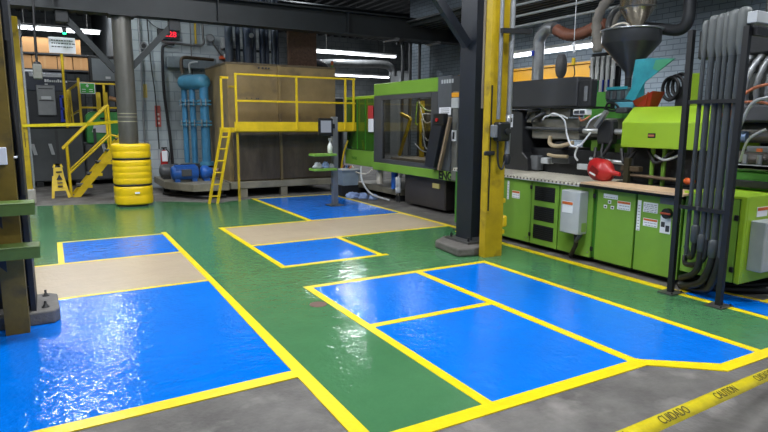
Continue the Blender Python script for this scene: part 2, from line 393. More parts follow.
def bay(x, y, z, label, e, k=1):
    t = thing('high_bay_light', label, 'light fixture', (x, y, z))
    MB().prism([(x-.62*k,z),(x+.62*k,z),(x+.5*k,z+.12),(x-.5*k,z+.12)], y-.32*k, y+.32*k, 'y').build('housing', WHITE, t)
    MB().box(x-.56*k, x+.56*k, y-.28*k, y+.28*k, z-.015, z+.0).build('diffuser', BAY, t)
    for q in (-.4*k,.4*k): MB().cyl((x+q,y,z+.1),(x+q,y,5.51 if x < 7.2 or y > 14 else 3.67),.008,n=6).build('hanger', STEEL, t)
    area((x, y, z-.03), 1.1*k, .55*k, e)
for x, y, z, e, l, k in ((-.1,18.6,5.0,42,'above the far left machines, hidden behind the long grey beam',.45),(.2,12.1,5.35,40,'added as fill near the roof behind the long grey beam',.8),(7.7,3.3,3.5,22,'added as fill under the low deck by the brick wall',.4), (1.3,18.6,5.0,36,'beyond the long grey beam, above the round column',.45),  # second and third are added fills for the notice sign and brick wall
                   (9.3,18.6,5.0,75,'far behind the big tan tank, near the roof',.42), (6.3,15.0,5.0,30,'just behind the big tan tank, near the roof',.42),
                   (0,4.5,5.0,60,'overhead, above the left blue zone',1), (3.0,3.6,5.0,60,'overhead, above the right blue zone',1), (2.5,8.6,5.0,60,'overhead, above the green walkway junction',1),
                   (-1.2,9,5.0,115,'overhead, left of the round column',1), (6.0,1.4,5.0,50,'overhead, above the near end of the pipe rack',1), (1.5,-.5,5.0,60,'overhead, above the photographer',1)):
    bay(x, y, z, 'white rectangular high bay light '+l, e, k)
w = bpy.data.worlds.new('world'); SC.world = w; w.use_nodes = True
w.node_tree.nodes['Background'].inputs[0].default_value = (.8,.88,1,1); w.node_tree.nodes['Background'].inputs[1].default_value = .18
SC.view_settings.view_transform = 'Standard'; SC.view_settings.look = 'None'; SC.view_settings.exposure = .68; SC.view_settings.gamma = 1
try: SC.view_settings.use_curve_mapping = False
except Exception: pass

# ---------------------------------------------------------------- building steelwork
def hcol(m, x0, x1, y0, y1, z0, z1, t=.018, web='x'):
    """H section: flanges on the y faces when web='x' ... flanges face -Y/+Y"""
    if web == 'y':
        m.box(x0, x1, y0, y0+t, z0, z1); m.box(x0, x1, y1-t, y1, z0, z1); m.box((x0+x1)/2-t/2, (x0+x1)/2+t/2, y0+t, y1-t, z0, z1)
    else:
        m.box(x0, x0+t, y0, y1, z0, z1); m.box(x1-t, x1, y0, y1, z0, z1); m.box(x0+t, x1-t, (y0+y1)/2-t/2, (y0+y1)/2+t/2, z0, z1)
    return m
# long beam over the round column
bt = thing('steel_beam', 'long dark grey roof beam running across the top over the round column', 'beam', (3, 11.5, 3.36))
b = MB(); b.box(-7, 12, 11.35, 11.68, 3.36, 3.385); b.box(-7, 12, 11.35, 11.68, 3.80, 3.825); b.box(-7, 12, 11.50, 11.53, 3.38, 3.81)
b.build('web_and_flanges', BEAM, bt)
for i, x in enumerate((-2.5, .2, 2.9, 5.6, 8.3)): MB().box(x, x+.02, 11.36, 11.67, 3.385, 3.80).build('stiffener', BEAM, bt)
k = thing('knee_brace', 'grey diagonal brace from the left side of the round column up to the beam', 'brace', (1.07, 11.5, 2.35))
MB().bar((.32,11.5,3.30),(1.1,11.5,2.40),.10,.09,up=(0,1,0)).build('brace_bar', BEAM, k); MB().box(.22,.42,11.42,11.58,3.16,3.357,b=.01).build('gusset', DARK, k)
k = thing('knee_brace', 'grey diagonal brace from the right side of the round column up to the beam', 'brace', (1.38, 11.5, 2.45))
MB().bar((2.12,11.5,3.30),(1.34,11.5,2.46),.10,.09,up=(0,1,0)).build('brace_bar', BEAM, k); MB().box(2.02,2.22,11.42,11.58,3.16,3.357,b=.01).build('gusset', DARK, k)
# round column, guard
rc = thing('round_column', 'round grey steel column standing in the yellow column guard', 'column', (1.235, 11.5, 0))
MB().lathe((1.235,11.5,0), [(.165,.03),(.165,1.8),(.16,3.33)], 28).build('shaft', mat('worn_column_steel','#73716b',.33,.5,noise=.35,nscale=3,stretch=(1,1,.4),bump=.05), rc)
MB().box(1.02,1.45,11.28,11.70,3.33,3.357).build('cap_plate', DARK, rc); MB().box(1.0,1.47,11.27,11.73,.002,.03).build('base_plate', DARK, rc)
for z in (1.52, 1.60, 1.66): MB().lathe((1.235,11.5,z), [(.167,0),(.1675,.012)], 28).build('paint_band', mat('pale_band','#a8a48a',.6), rc)
g = thing('column_guard', 'bulging yellow plastic guard wrapped around the foot of the round column', 'column guard', (1.265, 11.55, .03))
def ring(z0, z1, n):
    p = []; h = (z1-z0)/n
    for i in range(n):
        for q in (0, .12, .3, .5, .7, .88): p.append((.320+.008*math.sin(PI*q)**.6, z0+(i+q)*h))
    return [(.29,z0-.01)]+p+[(.313,z1),(.28,z1+.01)]
PLAST = mat('guard_yellow_plastic', '#efc614', .35, noise=.08, nscale=6)
for z0, z1, n, nm in ((.045,.37,2,0),(.41,.84,4,0),(.88,1.12,2,0)):
    MB().lathe((1.265,11.55,0), ring(z0,z1,n), 40, e=.72).build('guard_ring', PLAST, g)
for z in (.375,.845): MB().lathe((1.265,11.55,z), [(.30,0),(.318,0),(.318,.035),(.30,.035)], 40, e=.72).build('strap', RUBBER, g)
MB().box(1.25,1.33,11.207,11.213,.24,.275,b=.002).build('label', PAPER, g)
# left front column
lc = thing('left_column', 'yellow and black steel column at the left edge bolted on a concrete foot', 'column', (-.3, 5.2, 0))
MB().prism([(-.6,4.98),(-.075,4.98),(-.035,5.05),(-.045,5.47),(-.1,5.53),(-.6,5.53)], .002, .105, 'z').build('concrete_foot', mat('foot_concrete','#6f6c68',.8,noise=.35,nscale=7,bump=.4), lc, bevel=.012)
MB().box(-.225,-.19,5.03,5.42,.105,4.4).box(-.5,-.465,5.03,5.42,.105,4.4).box(-.465,-.225,5.20,5.24,.105,4.4).build('dark_flanges', mat('dirty_black_steel','#23262c',.5,noise=.4,nscale=6,bump=.1), lc)
MB().box(-.385,-.235,4.83,4.85,.004,2.42).box(-.385,-.365,4.85,4.97,.004,2.42).box(-.255,-.235,4.85,4.97,.004,2.42).build('yellow_channel', OLIVE, lc)
for y in (5.10,5.44):
    q = MB().lathe((-.13,y,.105), [(.028,0),(.028,.006),(.016,.008),(.016,.02),(.009,.022),(.009,.05)], 8).build('anchor_bolt', BLACK, lc)
MB().box(-.232,-.226,4.99,5.02,.3,.31).tube([(-.21,5.02,1.0),(-.205,5.0,1.35),(-.215,5.02,1.7),(-.21,5.0,2.1)],.018,8).build('cable', RUBBER, lc)
MB().box(-.40,-.215,4.86,4.98,1.28,1.29,0).box(-.33,-.27,4.80,4.826,1.24,1.36,0,.004).build('note_card', PAPER, lc)
for (z0, x1, d, nm) in ((.905,-.13,.085,'upper'),(.60,-.12,.085,'lower')):
    a = thing('bracket_shelf', nm+' of the two short olive green shelf arms on the left edge column', 'shelf', (-.3, 4.7, z0))
    MB().box(-.75,x1,4.62,4.80,z0+d-.012,z0+d,b=.003).box(-.75,x1,4.62,4.632,z0,z0+d-.012).box(-.75,x1,4.79,4.80,z0+.02,z0+d-.012).build('shelf_plate', mat('dirty_green_paint','#5c7634',.45,noise=.3,nscale=6), a)
    MB().prism([(-.40,z0),(-.33,z0),(-.33,z0-.10),(-.40,z0-.02)], 4.70, 4.71, 'y').build('gusset', DARK, a)
# second yellow post
t = thing('yellow_post', 'thin worn yellow post behind the left edge column on a pale block', 'post', (-.42,12.6,0))
MB().box(-.47,-.35,12.5,12.62,.28,3.35).build('post', OCHRE, t); MB().box(-.5,-.31,12.45,12.68,0,.28,b=.02).build('block', mat('pale_block','#a8a49c',.8,noise=.2), t)
MB().box(-.345,-.31,12.55,12.6,.3,3.3).build('conduit', GALV, t); MB().box(-.405,-.395,12.488,12.5,1.05,1.32).build('door_handle', BLACK, t)

# hanging power drop
t = thing('hanging_power_box', 'grey electrical box hanging on a thick black cable left of the white sign', 'electrical box', (-.09,11,2.18))
MB().box(-.16,-.03,10.94,11.06,2.19,2.42,b=.012).build('box', mat('aged_grey_plastic','#77776f',.5,noise=.3,nscale=10), t); MB().lathe((-.095,11,2.42),[(.055,0),(.05,.03),(.02,.045)],12).build('cap', RUBBER, t)
MB().tube([(-.095,11,2.46),(-.09,11,2.9),(-.06,11,3.9),(-.06,11,5.5)],.019).build('cable', RUBBER, t)
MB().tube([(-.07,11.02,3.02),(-.2,11.1,2.95),(-.28,11.2,2.85),(-.30,11.3,2.7)],.008).build('loose_wire', RUBBER, t)
t = thing('pipe_rack', 'thin cross pipe with a green pilot light hung under the roof above the cartons', 'pipe', (.4,14.2,3.38))
MB().cyl((-.55,14.2,3.46),(.55,14.2,3.46),.02,n=8).build('pipe', DARK, t); MB().box(.38,.46,14.15,14.25,3.34,3.44,b=.01).build('housing', BLACK, t)
MB().cyl((.42,14.2,3.31),(.42,14.2,3.35),.035,n=12).build('pilot_light', LEDG, t); [MB().cyl((x,14.2,3.47),(x,14.2,5.51),.008,n=6).build('rod', DARK, t) for x in (.1,-.3)]

# ---------------------------------------------------------------- far left: platform, stairs, machines
t = thing('notice_sign', 'white notice board with three lines of print on a tall yellow pole', 'sign', (.37,14.5,1.38))
MB().cyl((.345,14.55,1.38),(.345,14.55,3.0),.028,n=10).build('pole', SAFE, t)
MB().box(.12,.62,14.5,14.515,2.95,3.28).build('board', PAPER, t)
for i, z in enumerate((3.20,3.14,3.07)):
    m = MB(); x = .17
    while x < .57: wd = random.uniform(.02,.06); m.box(x, x+wd, 14.496, 14.5, z, z+.022); x += wd+.014
    m.build('print_line', INK, t)
SF = .0
# railing on the machine bed
t = thing('safety_railing', 'yellow safety railing around the machine bed behind the round column', 'railing', (1.3,15.64,1.43))
for x in (.67,1.2,1.62): MB().box(x-.027,x+.027,15.61,15.66,1.43,2.42 if x>.7 else 2.52,b=.006).build('post', SAFE, t)
for z in (1.84,2.40): MB().box(.65,1.66,15.62,15.65,z-.02,z+.02).build('rail', SAFE, t)
for y in (15.9,16.25,16.6,16.95): MB().box(.43,.47,y-.02,y+.02,1.43,2.25).build('post', SAFE, t)
for z in (1.62,2.24): MB().bar((.66,15.63,z+.15),(.43,16.95,z),.04,.04).build('rail', SAFE, t)
for x in (.5,.39): MB().bar((x,15.62,1.43),(x-.02,15.62,2.25),.035,.035).build('post', SAFE, t)
t2 = thing('green_safety_sign', 'small green safety sign with a white cross fixed to the yellow railing', 'sign', (.85,15.6,2.18))
MB().box(.69,1.01,15.6,15.61,2.16,2.41).build('border', WHITE, t2); MB().box(.705,.995,15.594,15.6,2.175,2.395).build('face', SIGNG, t2)
MB().box(.835,.865,15.59,15.594,2.31,2.375).box(.82,.88,15.59,15.594,2.33,2.355).build('cross', WHITE, t2)
for x0 in (.73,.88):
    for z in (2.25,2.20): MB().box(x0,x0+.08,15.59,15.594,z,z+.016).build('print_line', WHITE, t2)
# stairs
t = thing('steel_stairs', 'short yellow steel stairs with handrails climbing right towards the round column', 'stairs', (.7,13.5,0))
for y in (13.25,13.85): MB().prism([(.30,0),(.45,0),(1.42,1.16),(1.42,1.35),(1.36,1.35)], y, y+.03, 'y').build('stringer', SAFE, t)
for i in range(5):
    x = .40+.20*i; z = .20+.235*i
    MB().box(x,x+.26,13.28,13.85,z,z+.03).build('tread', DARK, t); MB().prism([(x-.03,z-.02),(x+.28,z-.02),(x+.28,z+.04),(x+.16,z+.04)],13.24,13.25,'y').build('tread_edge', SAFE, t)
for y in (13.24,13.87):
    MB().cyl((.29,y,.02),(.28,y,1.06),.024,n=8).build('rail_post', SAFE, t); MB().cyl((1.08,y,.9),(1.07,y,1.85),.024,n=8).build('rail_post', SAFE, t)
    MB().cyl((.2,y,.97),(1.07,y,1.85),.022,n=8).build('handrail', SAFE, t); MB().cyl((.3,y,.5),(1.08,y,1.25),.02,n=8).cyl((1.08,y,1.25),(1.5,y,1.13),.02,n=8).build('mid_rail', SAFE, t)
# wet floor sign
t = thing('wet_floor_sign', 'folding yellow wet floor sign standing left of the yellow stairs', 'sign', (.08,13.3,0))
def leaf(dy, nm):
    m = MB(); 
    def P(x, z): return (x, z)
    top, bot = 13.42, 13.42+dy
    def bar_(x0,z0,x1,z1,w):
        y0 = bot+(top-bot)*z0/.66; y1 = bot+(top-bot)*z1/.66
        m.bar((x0,y0,z0),(x1,y1,z1),w,.02,up=(0,1,0))
    bar_(-.04,0,.0,.42,.05); bar_(.25,0,.16,.42,.05)
    q = bot+(top-bot)*.12/.66; q1 = bot+(top-bot)*.62/.66
    m.hexa([(-.02,q,.14),(.22,q,.14),(.22,q+.02,.14),(-.02,q+.02,.14),(.01,q1,.60),(.165,q1,.60),(.165,q1+.02,.60),(.01,q1+.02,.60)])
    bar_(.01,.60,.035,.66,.04); bar_(.165,.60,.14,.66,.04); bar_(.02,.66,.155,.66,.03)
    m.build(nm, SAFE, t)
leaf(-.16, 'front_panel'); leaf(.2, 'rear_panel')
MB().prism([(.045,.36),(.155,.36),(.10,.47)],13.315,13.322,'y').build('warning_triangle', INK, t)
for z in (.29,.22): MB().box(.06,.15,13.27,13.285,z,z+.025).build('print_line', INK, t)
MB().box(.05,.155,13.335,13.345,.50,.53).build('print_line', INK, t)
# tape across
tp = MB(); tp.hexa([(-.42,12.45,1.415),(-.42,12.452,1.415),(.62,12.452,1.44),(.62,12.45,1.44),(-.42,12.45,1.465),(-.42,12.452,1.465),(.62,12.452,1.50),(.62,12.45,1.50)])
tp.hexa([(.62,12.45,1.44),(.62,12.452,1.44),(1.12,11.72,1.50),(1.12,11.718,1.50),(.62,12.45,1.50),(.62,12.452,1.50),(1.12,11.72,1.545),(1.12,11.718,1.545)])
tag(tp.build('barrier_tape', TAPE), 'yellow barrier tape stretched from the left yellow post to the round column', 'tape')
# grey machine block under cabinet
t = thing('grey_press', 'low dark grey machine body behind the wet floor sign and stairs', 'machine', (.5,16.2,0))
MB().box(-.45,.68,15.6,17.4,.12,1.38,b=.03).build('body', mat('press_grey','#54585b',.4,noise=.25,nscale=2), t); MB().box(-.5,.70,15.55,17.44,1.38,1.43,b=.01).build('bed', GALV, t)
MB().box(.70,1.68,15.6,17.4,.12,.98,b=.03).build('side_body', DGREY, t)
for x in (-.35,.0,1.1): MB().prism([(x,.75),(x+.07,.75),(x+.02,1.0),(x-.05,1.0)],15.55,15.6,'y').build('handle', LGREY, t)
for x in (-.35,.45,1.4): MB().box(x,x+.14,15.6,15.75,0,.12).build('foot', DARK, t)
MB().box(.1,.16,15.55,15.6,.12,1.35).box(.9,.96,15.55,15.6,.12,1.35).build('panel_rib', DGREY, t)
t = thing('green_drum_machine', 'rounded green machine housing behind the stairs with white sheets on top', 'machine', (1.13,15.9,.98))
MB().prism([(.76,.99),(1.62,.99),(1.62,1.55),(1.54,1.74),(.87,1.75),(.77,1.64)],15.72,16.3,'y').build('housing', mat('mid_green_enamel','#4aa556',.4,noise=.2,nscale=3), t, bevel=.04)
MB().box(1.08,1.28,15.70,15.72,1.56,1.61,b=.01).build('badge', BLACK, t)
q = MB().hexa([(.88,15.69,1.26),(1.25,15.69,1.24),(1.25,15.71,1.24),(.88,15.71,1.26),(.93,15.69,1.42),(1.22,15.69,1.44),(1.22,15.71,1.44),(.93,15.71,1.42)]); lab(q.build('paper', PAPER, t), 'white sheet of paper')
t = thing('small_robot', 'small black and yellow handling unit inside the yellow railing', 'machine', (1.2,16.7,.98))
MB().box(.9,1.6,16.45,16.9,.98,1.78,b=.02).build('body', DARK, t)
for x in (1.08,1.24): MB().box(x,x+.1,16.5,16.6,1.78,2.24).build('column', SAFE, t)
MB().cyl((1.36,16.4,2.1),(1.56,16.4,2.05),.06,n=10).build('gripper', mat('copper_part','#b98a66',.4,.4), t)
# monitor board
t = thing('framed_board', 'black framed grey panel on legs above the green safety sign', 'display board', (1.35,17.0,.98))
MB().box(.98,1.68,16.95,17.03,2.47,3.18,b=.02).build('frame', BLACK, t); MB().box(1.06,1.66,16.935,16.95,2.55,3.10,b=.005).build('panel', mat('board_grey','#8b9399',.35,noise=.1), t)
MB().box(1.36,1.48,16.925,16.935,2.6,2.66).build('label', PAPER, t)
for x in (1.02,1.55): MB().box(x,x+.08,16.97,17.03,.98,2.47).build('leg', DARK, t)
# tall dark machine with grey dispenser panel
t = thing('dark_cabinet_machine', 'tall black machine with lettered header and grey control panel at far left', 'machine', (0,17.6,0))
MB().box(-.6,.9,17.5,18.6,0,2.55,b=.02).build('body', mat('black_blue_enamel','#1c2026',.35,noise=.2,nscale=3), t)
MB().box(-.6,.5,17.47,17.5,2.28,2.75,b=.01).build('header', mat('navy_enamel','#2a3345',.3,noise=.2), t)
m = MB(); x = -.02
for wd, hh in ((.05,.07),(.035,.07),(.04,.05),(.04,.05),(.03,.05),(.025,.05),(.04,.07),(.04,.05),(.03,.05),(.02,.05),(.04,.05)): m.box(x,x+wd,17.46,17.47,2.50,2.50+hh); x += wd+.012
m.build('header_lettering', WHITE, t); MB().box(-.02,.05,17.46,17.47,2.43,2.46).build('header_mark', WHITE, t)
MB().box(-.35,.4,17.45,17.47,2.62,2.72,b=.01).build('light_strip', GALV, t)
MB().box(-.22,.20,17.38,17.5,1.66,2.42,b=.015).build('control_panel', mat('dispenser_grey','#8b8e8f',.35,.2,noise=.2,nscale=4), t)
MB().box(-.17,.15,17.37,17.38,2.02,2.04).box(-.17,.15,17.37,17.38,2.32,2.34).box(-.12,.1,17.35,17.38,2.06,2.14,1).build('control_slots', [BLACK, ALU], t)
t = thing('blue_hand_cart', 'bright blue plastic cart standing right of the black machine', 'cart', (.36,17.1,1.43))
MB().box(.28,.33,17.0,17.3,1.5,2.15).box(.42,.47,17.0,17.3,1.5,2.15).box(.28,.47,17.0,17.3,2.1,2.16).box(.28,.47,17.0,17.3,1.8,1.85).build('frame', COBALT, t); MB().box(.27,.48,16.98,17.32,1.5,1.56).build('tray', COBALT, t)
for y in (17.05,17.25): MB().cyl((.35,y,1.48),(.40,y,1.48),.05,n=12).build('wheel', RUBBER, t)
# cartons on a rack
rk = thing('carton_rack', 'high black steel shelf rack carrying the row of brown cartons', 'rack', (.3,21,0))
for z in (2.98,3.44): MB().box(-1.0,1.95,20.2,21.2,z,z+.05).build('shelf', DARK, rk)
for x in (-1.0,1.9):
    for y in (20.2,21.15): MB().box(x,x+.06,y,y+.05,0,3.9).build('upright', DARK, rk)
cnt = 0
def carton(x0, x1, z0, z1, label):
    t = thing('carton', label, 'box', ((x0+x1)/2, 20.65, z0), 'cartons on the high rack')
    MB().box(x0,x1,20.25,20.95,z0,z1,b=.006).build('box', CARTON, t); MB().box((x0+x1)/2-.03,(x0+x1)/2+.03,20.244,20.25,z0+.02,z1-.01).build('packing_tape', mat('packing_tape','#a07a4c',.3), t)
for a, b, s in ((-.9,-.15,'leftmost carton on the upper shelf, partly behind the hanging cable'),(-.13,.5,'brown carton on the upper shelf behind the white notice sign'),(.53,1.0,'short brown carton at the right end of the upper shelf')): carton(a, b, 3.49, 3.92, s)
for a, b, s in ((-.95,-.3,'leftmost carton on the lower shelf behind the hanging cable'),(-.28,.34,'second carton from the left on the lower shelf'),(.36,.75,'narrow carton on the lower shelf right of the yellow pole'),(.77,1.2,'rightmost brown carton on the lower shelf')): carton(a, b, 3.03, 3.42, s)
t = thing('pale_panel', 'pale curtain panel hanging at the far left under the cartons', 'panel', (-.45,20.1,1.9)); MB().box(-.75,-.15,20.1,20.15,1.9,2.98).build('sheet', LGREY, t)

# ---------------------------------------------------------------- back wall fittings
t = thing('wall_clock', 'black digital wall clock with red digits reading 2:28, half behind the brace', 'clock', (2.5,14.25,3.34))
MB().box(2.26,2.74,14.22,14.298,3.35,3.58,b=.01).build('case', BLACK, t)
words('digits', '2:28', .17, (2.52,14.216,3.465), (1,0,0), (0,0,1), LEDR, t, .003)
def wire(name, label, pts, r, m, cat='pipe', **k):
    return tag(MB().tube(pts, r, **k).build(name, m), label, cat)
wire('wall_pipe', 'grey pipe running level on the block wall under the red clock', [(2.33,14.2,3.30),(2.5,14.2,3.28),(3.2,14.2,3.27),(3.25,14.2,3.5),(3.25,14.2,3.8),(3.25,14.2,5.4)], .025, STEEL)
wire('wall_cable', 'thick black cable dropping down the block wall from below the clock', [(2.6,14.18,3.25),(2.4,14.18,3.22),(2.34,14.2,3.05),(2.33,14.2,2.2),(2.40,14.2,1.3),(2.44,14.2,.45)], .032, RUBBER, 'cable')
wire('wall_conduit', 'thin conduit on the block wall just right of the round column', [(1.86,14.22,5.3),(1.88,14.22,3.0),(1.86,14.22,1.5),(1.88,14.22,.05)], .022, GALV)
wire('wall_conduit', 'thin dark conduit on the block wall between column and black cable', [(2.02,14.22,5.3),(2.08,14.22,3.0),(2.14,14.22,2.1),(2.16,14.22,.9)], .012, DARK)
wire('wall_conduit', 'thin grey conduit rising on the block wall right of the clock', [(2.98,14.23,2.6),(2.98,14.23,3.5),(2.98,14.23,5.3)], .013, STEEL)
wire('yellow_conduit', 'short yellow pipe on the block wall above and right of the clock', [(3.09,14.23,3.3),(3.09,14.23,3.6),(3.09,14.23,5.3)], .025, OCHRE)
wire('looped_wire', 'thin black wire looping across the wall above the brace', [(2.05,14.2,3.75),(2.2,14.2,3.62),(2.4,14.2,3.55),(2.6,14.2,3.6)], .008, RUBBER, 'cable')
t = thing('junction_box', 'small round grey junction box on the block wall right of the round column', 'electrical box', (1.94,14.25,3.12))
MB().cyl((1.95,14.3,3.18),(1.95,14.2,3.18),.085,n=16).build('body', MGREY, t); MB().cyl((1.95,14.2,3.18),(1.95,14.18,3.18),.05,n=12).build('lid', DARK, t)
t = thing('wall_label', 'faded yellow label strip on the block wall right of the round column', 'sign', (1.93,14.28,2.05)); MB().box(1.88,1.98,14.285,14.299,2.05,2.35).build('sheet', mat('faded_label','#b9a55a',.6), t)
t = thing('wall_lamp', 'round caged work lamp on an arm high on the block wall', 'lamp', (3.35,14.2,3.3))
MB().lathe((3.40,14.12,3.43),[(.03,.12),(.09,.06),(.10,0),(.07,-.04)],16,axis='y').build('head', GALV, t); MB().tube([(3.41,14.25,3.43),(3.5,14.22,3.3),(3.62,14.2,3.12),(3.7,14.2,3.0)],.018).build('arm', STEEL, t)
MB().box(3.62,3.74,14.15,14.29,2.98,3.06,b=.01).build('orange_valve', mat('orange_cap','#d0562a',.4), t)
t = thing('black_box', 'small black box with white end on the wall beside the caged work lamp', 'electrical box', (3.83,14.2,2.98)); MB().box(3.76,3.98,14.14,14.3,3.0,3.2,b=.01).build('body', BLACK, t); MB().box(3.70,3.82,14.12,14.14,3.02,3.1).build('end_cap', WHITE, t)
t = thing('wall_cabinet', 'light grey flat cabinet on the block wall above the blue header tank', 'cabinet', (3.8,14.2,3.2)); MB().box(3.66,3.92,14.2,14.3,3.22,3.48,b=.01).build('body', LGREY, t)
t = thing('duct_ledge', 'horizontal pale duct along the block wall under the clock', 'duct', (3.1,14.15,2.78)); MB().box(2.42,3.5,14.05,14.29,2.72,2.98,b=.02).build('duct_body', mat('duct_paint','#7b868b',.5,noise=.3), t)
t = thing('fire_sign', 'narrow vertical red and white sign above the fire extinguisher', 'sign', (2.17,14.27,1.5))
MB().box(2.12,2.24,14.27,14.299,1.40,1.88,b=.004).build('plate', mat('faded_red','#b5534a',.5,noise=.15), t)
for z in (1.46,1.56,1.66): MB().box(2.15,2.21,14.264,14.27,z,z+.05).build('print', mat('faded_white','#d9c9c2',.6), t)
t = thing('fire_extinguisher', 'red fire extinguisher hanging low on the block wall', 'fire extinguisher', (2.25,14.15,.42))
MB().lathe((2.25,14.18,.45),[(.02,0),(.075,.02),(.08,.08),(.08,.34),(.05,.41),(.025,.43)],16).build('cylinder', RED, t)
MB().box(2.19,2.31,14.09,14.10,.62,.86).build('label', PAPER, t); MB().cyl((2.25,14.18,.86),(2.25,14.18,.93),.02,n=8).box(2.2,2.32,14.16,14.2,.91,.94).build('valve', BLACK, t)
MB().tube([(2.3,14.16,.9),(2.36,14.14,.8),(2.34,14.13,.6)],.012).build('hose', RUBBER, t)

# blue header with vertical pipes
t = thing('header_tank', 'light blue header tank with three vertical flanged pipes beside the tan tank', 'tank', (2.9,13.2,.3))
m = MB(); a_, b_ = Vector((2.62,13.50,2.37)), Vector((2.97,13.00,2.37)); dd = (b_-a_).normalized()
pr = [(.03,-.08),(.11,-.06),(.15,-.01),(.16,.05)]; L_ = (b_-a_).length
pr = pr+[(.16,L_-.05),(.15,L_+.01),(.11,L_+.06),(.03,L_+.08)]; u_ = dd.cross(Vector((0,0,1))).normalized(); vs = []
for r_, h_ in pr:
    for q_ in range(26): vs.append(a_+dd*h_+u_*(r_*math.cos(2*PI*q_/26))+Vector((0,0,r_*math.sin(2*PI*q_/26))))
m.add(vs, [(j_*26+q_, j_*26+(q_+1)%26, (j_+1)*26+(q_+1)%26, (j_+1)*26+q_) for j_ in range(7) for q_ in range(26)]+[tuple(range(26))[::-1], tuple(range(182,208))], 0, True).build('header', CYAN, t)
for x, y, r in ((2.63,13.50,.06),(2.76,13.30,.065),(2.95,13.03,.095)):
    MB().cyl((x,y,.62),(x,y,2.3),r,n=18).build('pipe', CYAN if r>.1 else mat('tank_blue_dark','#3f80a8',.42,noise=.25), t)
    for z in (1.44,1.51,1.88,1.95): MB().lathe((x,y,z),[(r+.05,0),(r+.05,.035)],18).build('flange', CYAN, t)
    for z in (1.48,1.92):
        for dx in (-.1,.0): MB().cyl((x+dx,y-r-.04,z-.06),(x+dx,y-r-.04,z+.09),.014,n=6).build('bolt', GALV, t)
MB().tube([(2.62,13.5,2.56),(2.60,13.5,2.80),(2.66,13.5,2.90),(2.9,13.6,2.91),(3.35,13.72,2.91)],.038).build('elbow_pipe', mat('brown_pipe','#6d5f50',.45,.3,noise=.3), t)
MB().tube([(2.74,13.32,2.56),(2.74,13.3,2.76),(2.9,13.25,2.80)],.022).build('thin_pipe', LGREY, t)
MB().cyl((2.95,13.03,.58),(2.95,13.03,.66),.15,n=18).build('foot_flange', CYAN, t); MB().box(2.5,3.08,12.95,13.7,.30,.58,b=.02).build('manifold_base', DARK, t)
# skid with motor and pump
sk = thing('pump_skid', 'low grey steel skid tray carrying the blue motor left of the ladder', 'skid', (2.5,12.4,0))
MB().prism([(1.98,12.55),(2.38,11.75),(3.08,11.72),(3.08,14.0),(1.98,14.0)], .16, .30, 'z').build('tray', SKID, sk)
for x, y in ((2.2,12.6),(2.9,12.0),(2.1,13.5)): MB().box(x,x+.12,y,y+.12,0,.16).build('foot', DARK, sk)
mt = thing('pump_motor', 'blue electric motor lying on the skid in front of the blue pipes', 'motor', (2.42,12.5,.30))
MB().lathe((2.10,12.5,.48),[(.06,0),(.13,.01),(.15,.05),(.15,.50),(.13,.53),(.05,.54)],24,axis='x').build('motor_body', PUMP, mt)
for i in range(9):
    a = PI*(.15+.7*i/8); c_, s_ = math.cos(a), math.sin(a)
    MB().bar((2.17,12.5-c_*.158,.48+s_*.158),(2.58,12.5-c_*.158,.48+s_*.158),.012,.02).build('cooling_fin', PUMP, mt)
MB().box(2.28,2.48,12.31,12.36,.42,.56,b=.01).build('terminal_box', DGREY, mt); MB().box(2.16,2.26,12.4,12.6,.30,.36).box(2.5,2.6,12.4,12.6,.30,.36).build('feet', PUMP, mt)
pm = thing('water_pump', 'blue pump casing with copper coloured outlet right of the motor', 'pump', (2.82,12.5,.30))
MB().lathe((2.68,12.5,.47),[(.05,0),(.12,.02),(.15,.06),(.15,.14),(.10,.2),(.10,.24),(.06,.26)],20,axis='x').build('casing', PUMP, pm); MB().box(2.74,2.86,12.42,12.58,.30,.36).build('foot', PUMP, pm)
MB().tube([(2.90,12.5,.5),(2.98,12.48,.52),(3.05,12.42,.5)],.05).build('outlet', mat('outlet_brown','#8a7462',.4,.3), pm); MB().lathe((2.98,12.5,.5),[(.09,0),(.09,.03)],14,axis='x').build('flange', SKID, pm)
q = thing('spare_motor', 'dark grey motor on the skid behind the left end of the blue motor', 'motor', (2.1,13.2,.30)); MB().lathe((1.98,13.2,.47),[(.05,0),(.14,.03),(.15,.08),(.15,.38),(.08,.42)],18,axis='x').build('body', DGREY, q); MB().box(2.05,2.3,13.1,13.3,.30,.36).build('foot', DARK, q)
wire('floor_hose', 'dark hose lying under the pump skid', [(2.0,12.9,.03),(2.3,12.3,.04),(2.6,11.7,.05),(3.0,11.75,.05)], .03, RUBBER, 'hose')

# big tan tank
t = thing('tan_tank', 'huge dirty tan rectangular tank behind the yellow railing', 'tank', (4.3,12.6,0))
MB().box(3.13,5.50,11.8,13.6,.30,2.68,b=.015).build('tank_body', TANK, t)
MB().box(3.2,5.5,11.74,11.80,.34,1.36,b=.01).build('lower_plate', TANKD, t)
MB().box(3.1,5.6,11.66,13.6,.18,.32,b=.01).build('base_frame', SKID, t)
for x in (3.3,4.16,5.35): MB().box(x,x+.14,11.68,11.82,0,.2).build('foot', SKID, t)
MB().box(4.17,4.22,11.70,11.80,.3,2.66).build('rib', TANK, t); MB().box(3.12,5.51,11.79,13.61,2.66,2.70,b=.005).build('rim', mat('rim_tan','#5c503c',.5,noise=.25), t)
for x in (3.78,3.86,3.93,3.99): MB().cyl((x,11.79,2.61),(x,11.76,2.61),.018,n=8).build('bolt_hole', INK, t)
for x in (3.52,3.62,3.72,3.76): MB().cyl((x,11.80,2.0),(x,11.79,2.0),.012,n=8).build('bolt_hole', INK, t)
MB().box(3.15,3.27,11.785,11.80,2.2,2.24).build('yellow_mark', OCHRE, t)
